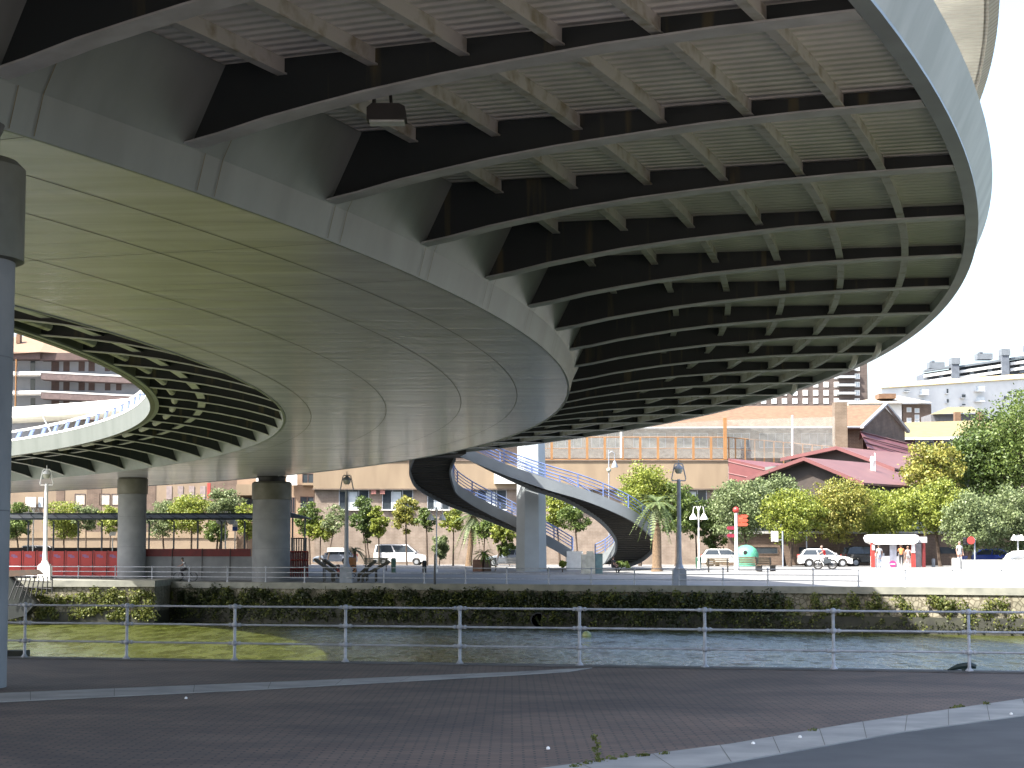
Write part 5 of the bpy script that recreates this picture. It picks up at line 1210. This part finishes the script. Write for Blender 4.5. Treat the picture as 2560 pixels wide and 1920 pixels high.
# red barrier panels and low wall
M_bar=mat('bright red barrier',(.42,.03,.025),.45,(.35,.025,.02),2)
for i in range(9):
    x0=-16+i*35.6; x1=x0+33; Yb=YE(x0+16)+2.4
    if x1>296: x1=296
    a=P(x0,1400,Yb).x; b=P(x1,1400,Yb).x; z0=.32; z1=P(0,1378,Yb).z
    o=empty('barrier_panel',(a,Yb,z0),'bright red panel with faded emblem, one of the row left of the slimmer pier','barrier','red barrier panels')
    MB().box((a,Yb,z0),(b,Yb+.12,z1)).build('panel',M_bar,o)
    MB().box((a,Yb-.05,z0),(a+.08,Yb+.16,z1+.05)).build('side_rib',mat('rib red',(.42,.04,.035),.5),o)
    mb=MB(); cx_=(a+b)/2; mb.box((cx_-.25,Yb-.006,z1-.42),(cx_+.05,Yb,z1-.24)).prism([(cx_-.1,Yb-.009,z1-.5),(cx_+.25,Yb-.009,z1-.48),(cx_+.2,Yb-.009,z1-.33),(cx_-.02,Yb-.009,z1-.3)],(0,.002,0)); mb.build('emblem',mat('faded blue emblem',(.28,.12,.25),.6),o)
    MB().box((a,Yb-.03,z0+(z1-z0)*.38),(b,Yb,z0+(z1-z0)*.42)).build('rail',mat('rib red',(.42,.04,.035),.5),o)
o=empty('dark_hedge_rail',P(160,1375,149),'dark strip of goods behind the red panels','goods rail')
mb=MB(); a=P(-20,1378,158); b=P(296,1366,158); mb.box((a.x,158,.4),(b.x,158.6,b.z-.1)); mb.build('rail_body',mat('dark brown tarp',(.03,.02,.018),.9,(.015,.012,.01),6,.4),o)
o=empty('shaded_wall',gp(500,148.2),'blue-grey low concrete wall topped with a dark red band between the two far piers','wall')
a=P(362,1400,148.2).x; b=P(646,1400,148.2).x; zt=P(0,1391,148.2).z
MB().box((a,148.2,.0),(b,148.7,zt)).build('wall_body',M_concrete,o); MB().box((a,148.15,zt),(b-.6,148.75,P(0,1372,148.2).z)).build('red_band',M_dred,o)
for x in (430,505,575): MB().tube([(P(x,1400,148.1).x,148.1,.2),(P(x,1400,148.1).x,148.1,P(0,1371,148).z)],.03,5).build('band_post',M_black,o)
o=empty('red_fence',gp(748,148),'dark red barred fence at the end of the shelter','fence')
for i in range(8):
    x=727+i*6; p=Vector((P(x,1400,148).x,148,.25)); MB().tube([p,Vector((p.x,148,P(0,1379,148).z))],.08,6).build('bar',M_dred,o)
for y in (1379,1400,1422): MB().tube([P(725,y,147.9),P(771,y,147.9)],.06 ,6).build('rail',mat('fence rail red',(.35,.04,.03),.6),o)
o=empty('dark_railing',gp(745,158),'tall dark railings behind the red fence','fence')
for i in range(7): p=gp(729+i*6,158); MB().tube([p,Vector((p.x,158,P(0,1345,158).z))],.05,5).build('bar',M_black,o)
MB().tube([P(727,1346,158),P(768,1346,158)],.05,5).build('rail',M_black,o)
# kiosk
Yk=156; g=gp(2241,Yk); ks=empty('kiosk',g,'white and red ice-cream kiosk with a rounded white roof','kiosk')
def kx(x): return P(x,1400,Yk).x
def kz(y): return P(0,y,Yk).z
MB().prism([(kx(2168),Yk-1.0,kz(1345)),(kx(2172),Yk-1.0,kz(1338)),(kx(2178),Yk-1.0,kz(1336.5)),(kx(2283),Yk-1.0,kz(1336.5)),(kx(2290),Yk-1.0,kz(1339)),(kx(2293),Yk-1.0,kz(1346)),(kx(2289),Yk-1.0,kz(1355)),(kx(2280),Yk-1.0,kz(1361)),(kx(2184),Yk-1.0,kz(1361)),(kx(2172),Yk-1.0,kz(1355))],(.0,2.6,0)).build('roof',M_whitep,ks)
MB().box((kx(2290),Yk-.4,kz(1357)),(kx(2316),Yk+1.2,kz(1342))).build('side_awning',mat('grey awning',(.5,.5,.5),.7),ks)
for x0,x1,m in ((2174,2183,M_red),(2274,2284,M_red),(2302,2309,M_dred)):
    MB().box((kx(x0),Yk-.75,g.z),(kx(x1),Yk-.45,kz(1358))).build('pillar',m,ks)
MB().box((kx(2176),Yk-.8,kz(1375)),(kx(2183),Yk-.76,kz(1362))).box((kx(2274),Yk-.8,kz(1382)),(kx(2283),Yk-.76,kz(1362))).build('pillar_sticker',M_whitep,ks)
MB().box((kx(2183),Yk-.4,g.z),(kx(2274),Yk+1.2,kz(1390))).build('counter',M_whitep,ks)
MB().box((kx(2183),Yk+.6,kz(1390)),(kx(2302),Yk+.7,kz(1360))).build('back_wall',mat('dim kiosk inside',(.12,.10,.10),.6),ks)
MB().box((kx(2222),Yk-.45,g.z),(kx(2239),Yk-.41,kz(1361))).build('display_panel',mat('pale blue poster',(.6,.62,.7),.6),ks)
MB().box((kx(2284),Yk-.3,g.z),(kx(2302),Yk+.6,kz(1359))).build('glass_side',mat('kiosk side',(.35,.35,.36),.4),ks)
MB().lathe((kx(2229),Yk-.47,kz(1410)),[(.27,-.02),(.27,.02)],20,axis='y').build('logo_disc',mat('magenta disc',(.45,.05,.22),.5),ks)
MB().box((kx(2223),Yk-.5,kz(1411)),(kx(2235),Yk-.49,kz(1409))).build('logo_band',M_whitep,ks)
for i,x in enumerate((2188,2196,2205,2245,2262)): MB().box((kx(x),Yk-.2,kz(1389.8)),(kx(x+5),Yk,kz(1383))).build('counter_item',(M_whitep,M_red,M_curtain)[i%3],ks)
# concrete ramp wall, bollards, white sculpture bench
o=empty('ramp_wall',gp(2470,146),'pale concrete ramp wall at the right edge of the promenade','wall')
a=P(2387,1400,146).x; b=P(2600,1400,146).x
MB().box((a,146,.1),(b,146.3,P(0,1399,146).z)).build('panel',mat('smooth concrete',(.42,.42,.40),.8,(.33,.33,.32),.8),o); MB().box((a-.1,145.9,.1),(a+.35,146.4,P(0,1397,146).z+.05)).build('end_post',M_whitep,o)
o=empty('white_rail_bench',gp(2500,140),'white low railing bench in front of the ramp wall','bench')
for y,h in ((1426,.12),(1440,.12)): q=P(2475,y,140); MB().box((q.x,140,q.z-.1),(P(2600,y,140).x,140.2,q.z+.1)).build('rail',M_whitep,o)
for x in (2503,2560): q=P(x,1424,140); MB().box((q.x-.12,139.9,.1),(q.x+.12,140.3,q.z+.15)).build('post',M_whitep,o)
for x,lb in ((2333,'low pale bollard right of the kiosk'),(2383,'low pale bollard by the ramp wall end')):
    g=gp(x,157); o=MB().lathe(g,[(.14,0),(.14,.6),(.1,.68)],12).build('bollard',M_concrete,None,True); tag(o,lb,'bollard')
o=empty('white_tube_sculpture',gp(2545,147),'white curved tubular sculpture behind the ramp wall at the right edge','sculpture')
MB().tube([P(2516,1406,147),P(2524,1393,147),P(2534,1388,147),P(2560,1387,147),P(2600,1388,147)],.3,8).build('arc',M_whitep,o,True); MB().tube([P(2530,1404,147),P(2545,1407,147),P(2600,1408,147)],.26,8).build('lower_arc',M_whitep,o,True)
# gangway structure at far left
o=empty('gangway',Vector((-32,134.5,-1)),'dark gangway with slanting bars leading down to the river at far left','gangway')
Yg=134.5
MB().prism([P(20,1426,Yg),P(84,1424,Yg),P(98,1436,Yg),P(20,1442,Yg)],(0,1.5,0)).build('roof_ridge',mat('rust-topped dark metal',(.05,.04,.03),.7,(.09,.05,.03),2),o)
MB().prism([P(20,1440,Yg+.3),P(40,1455,Yg+.3),P(90,1508,Yg+.3),P(60,1540,Yg+.3),P(20,1550,Yg+.3)],(0,1.2,0)).build('side_plate',mat('deep green black metal',(.008,.012,.01),.6),o)
for i in range(9):
    x=40+i*11; MB().tube([P(x,1440,Yg),P(x+3,1447,Yg),P(x-18+i*2.5,1500-i*2,Yg)],.045,5).build('bar',M_black,o)
for k in range(2): MB().tube([P(40,1450+k*16,Yg),P(128,1456+k*16,Yg)],.03,5).build('cross_bar',M_black,o)
# thin dark post in front of bush
g=Vector((P(1087,1400,133).x,133,0)); o=MB().tube([g,g+Vector((0,0,P(0,1385,133).z))],[.08,.05],8).build('dark_bollard_post',M_black); tag(o,'thin dark post at the quay edge before the flowering shrub','post')
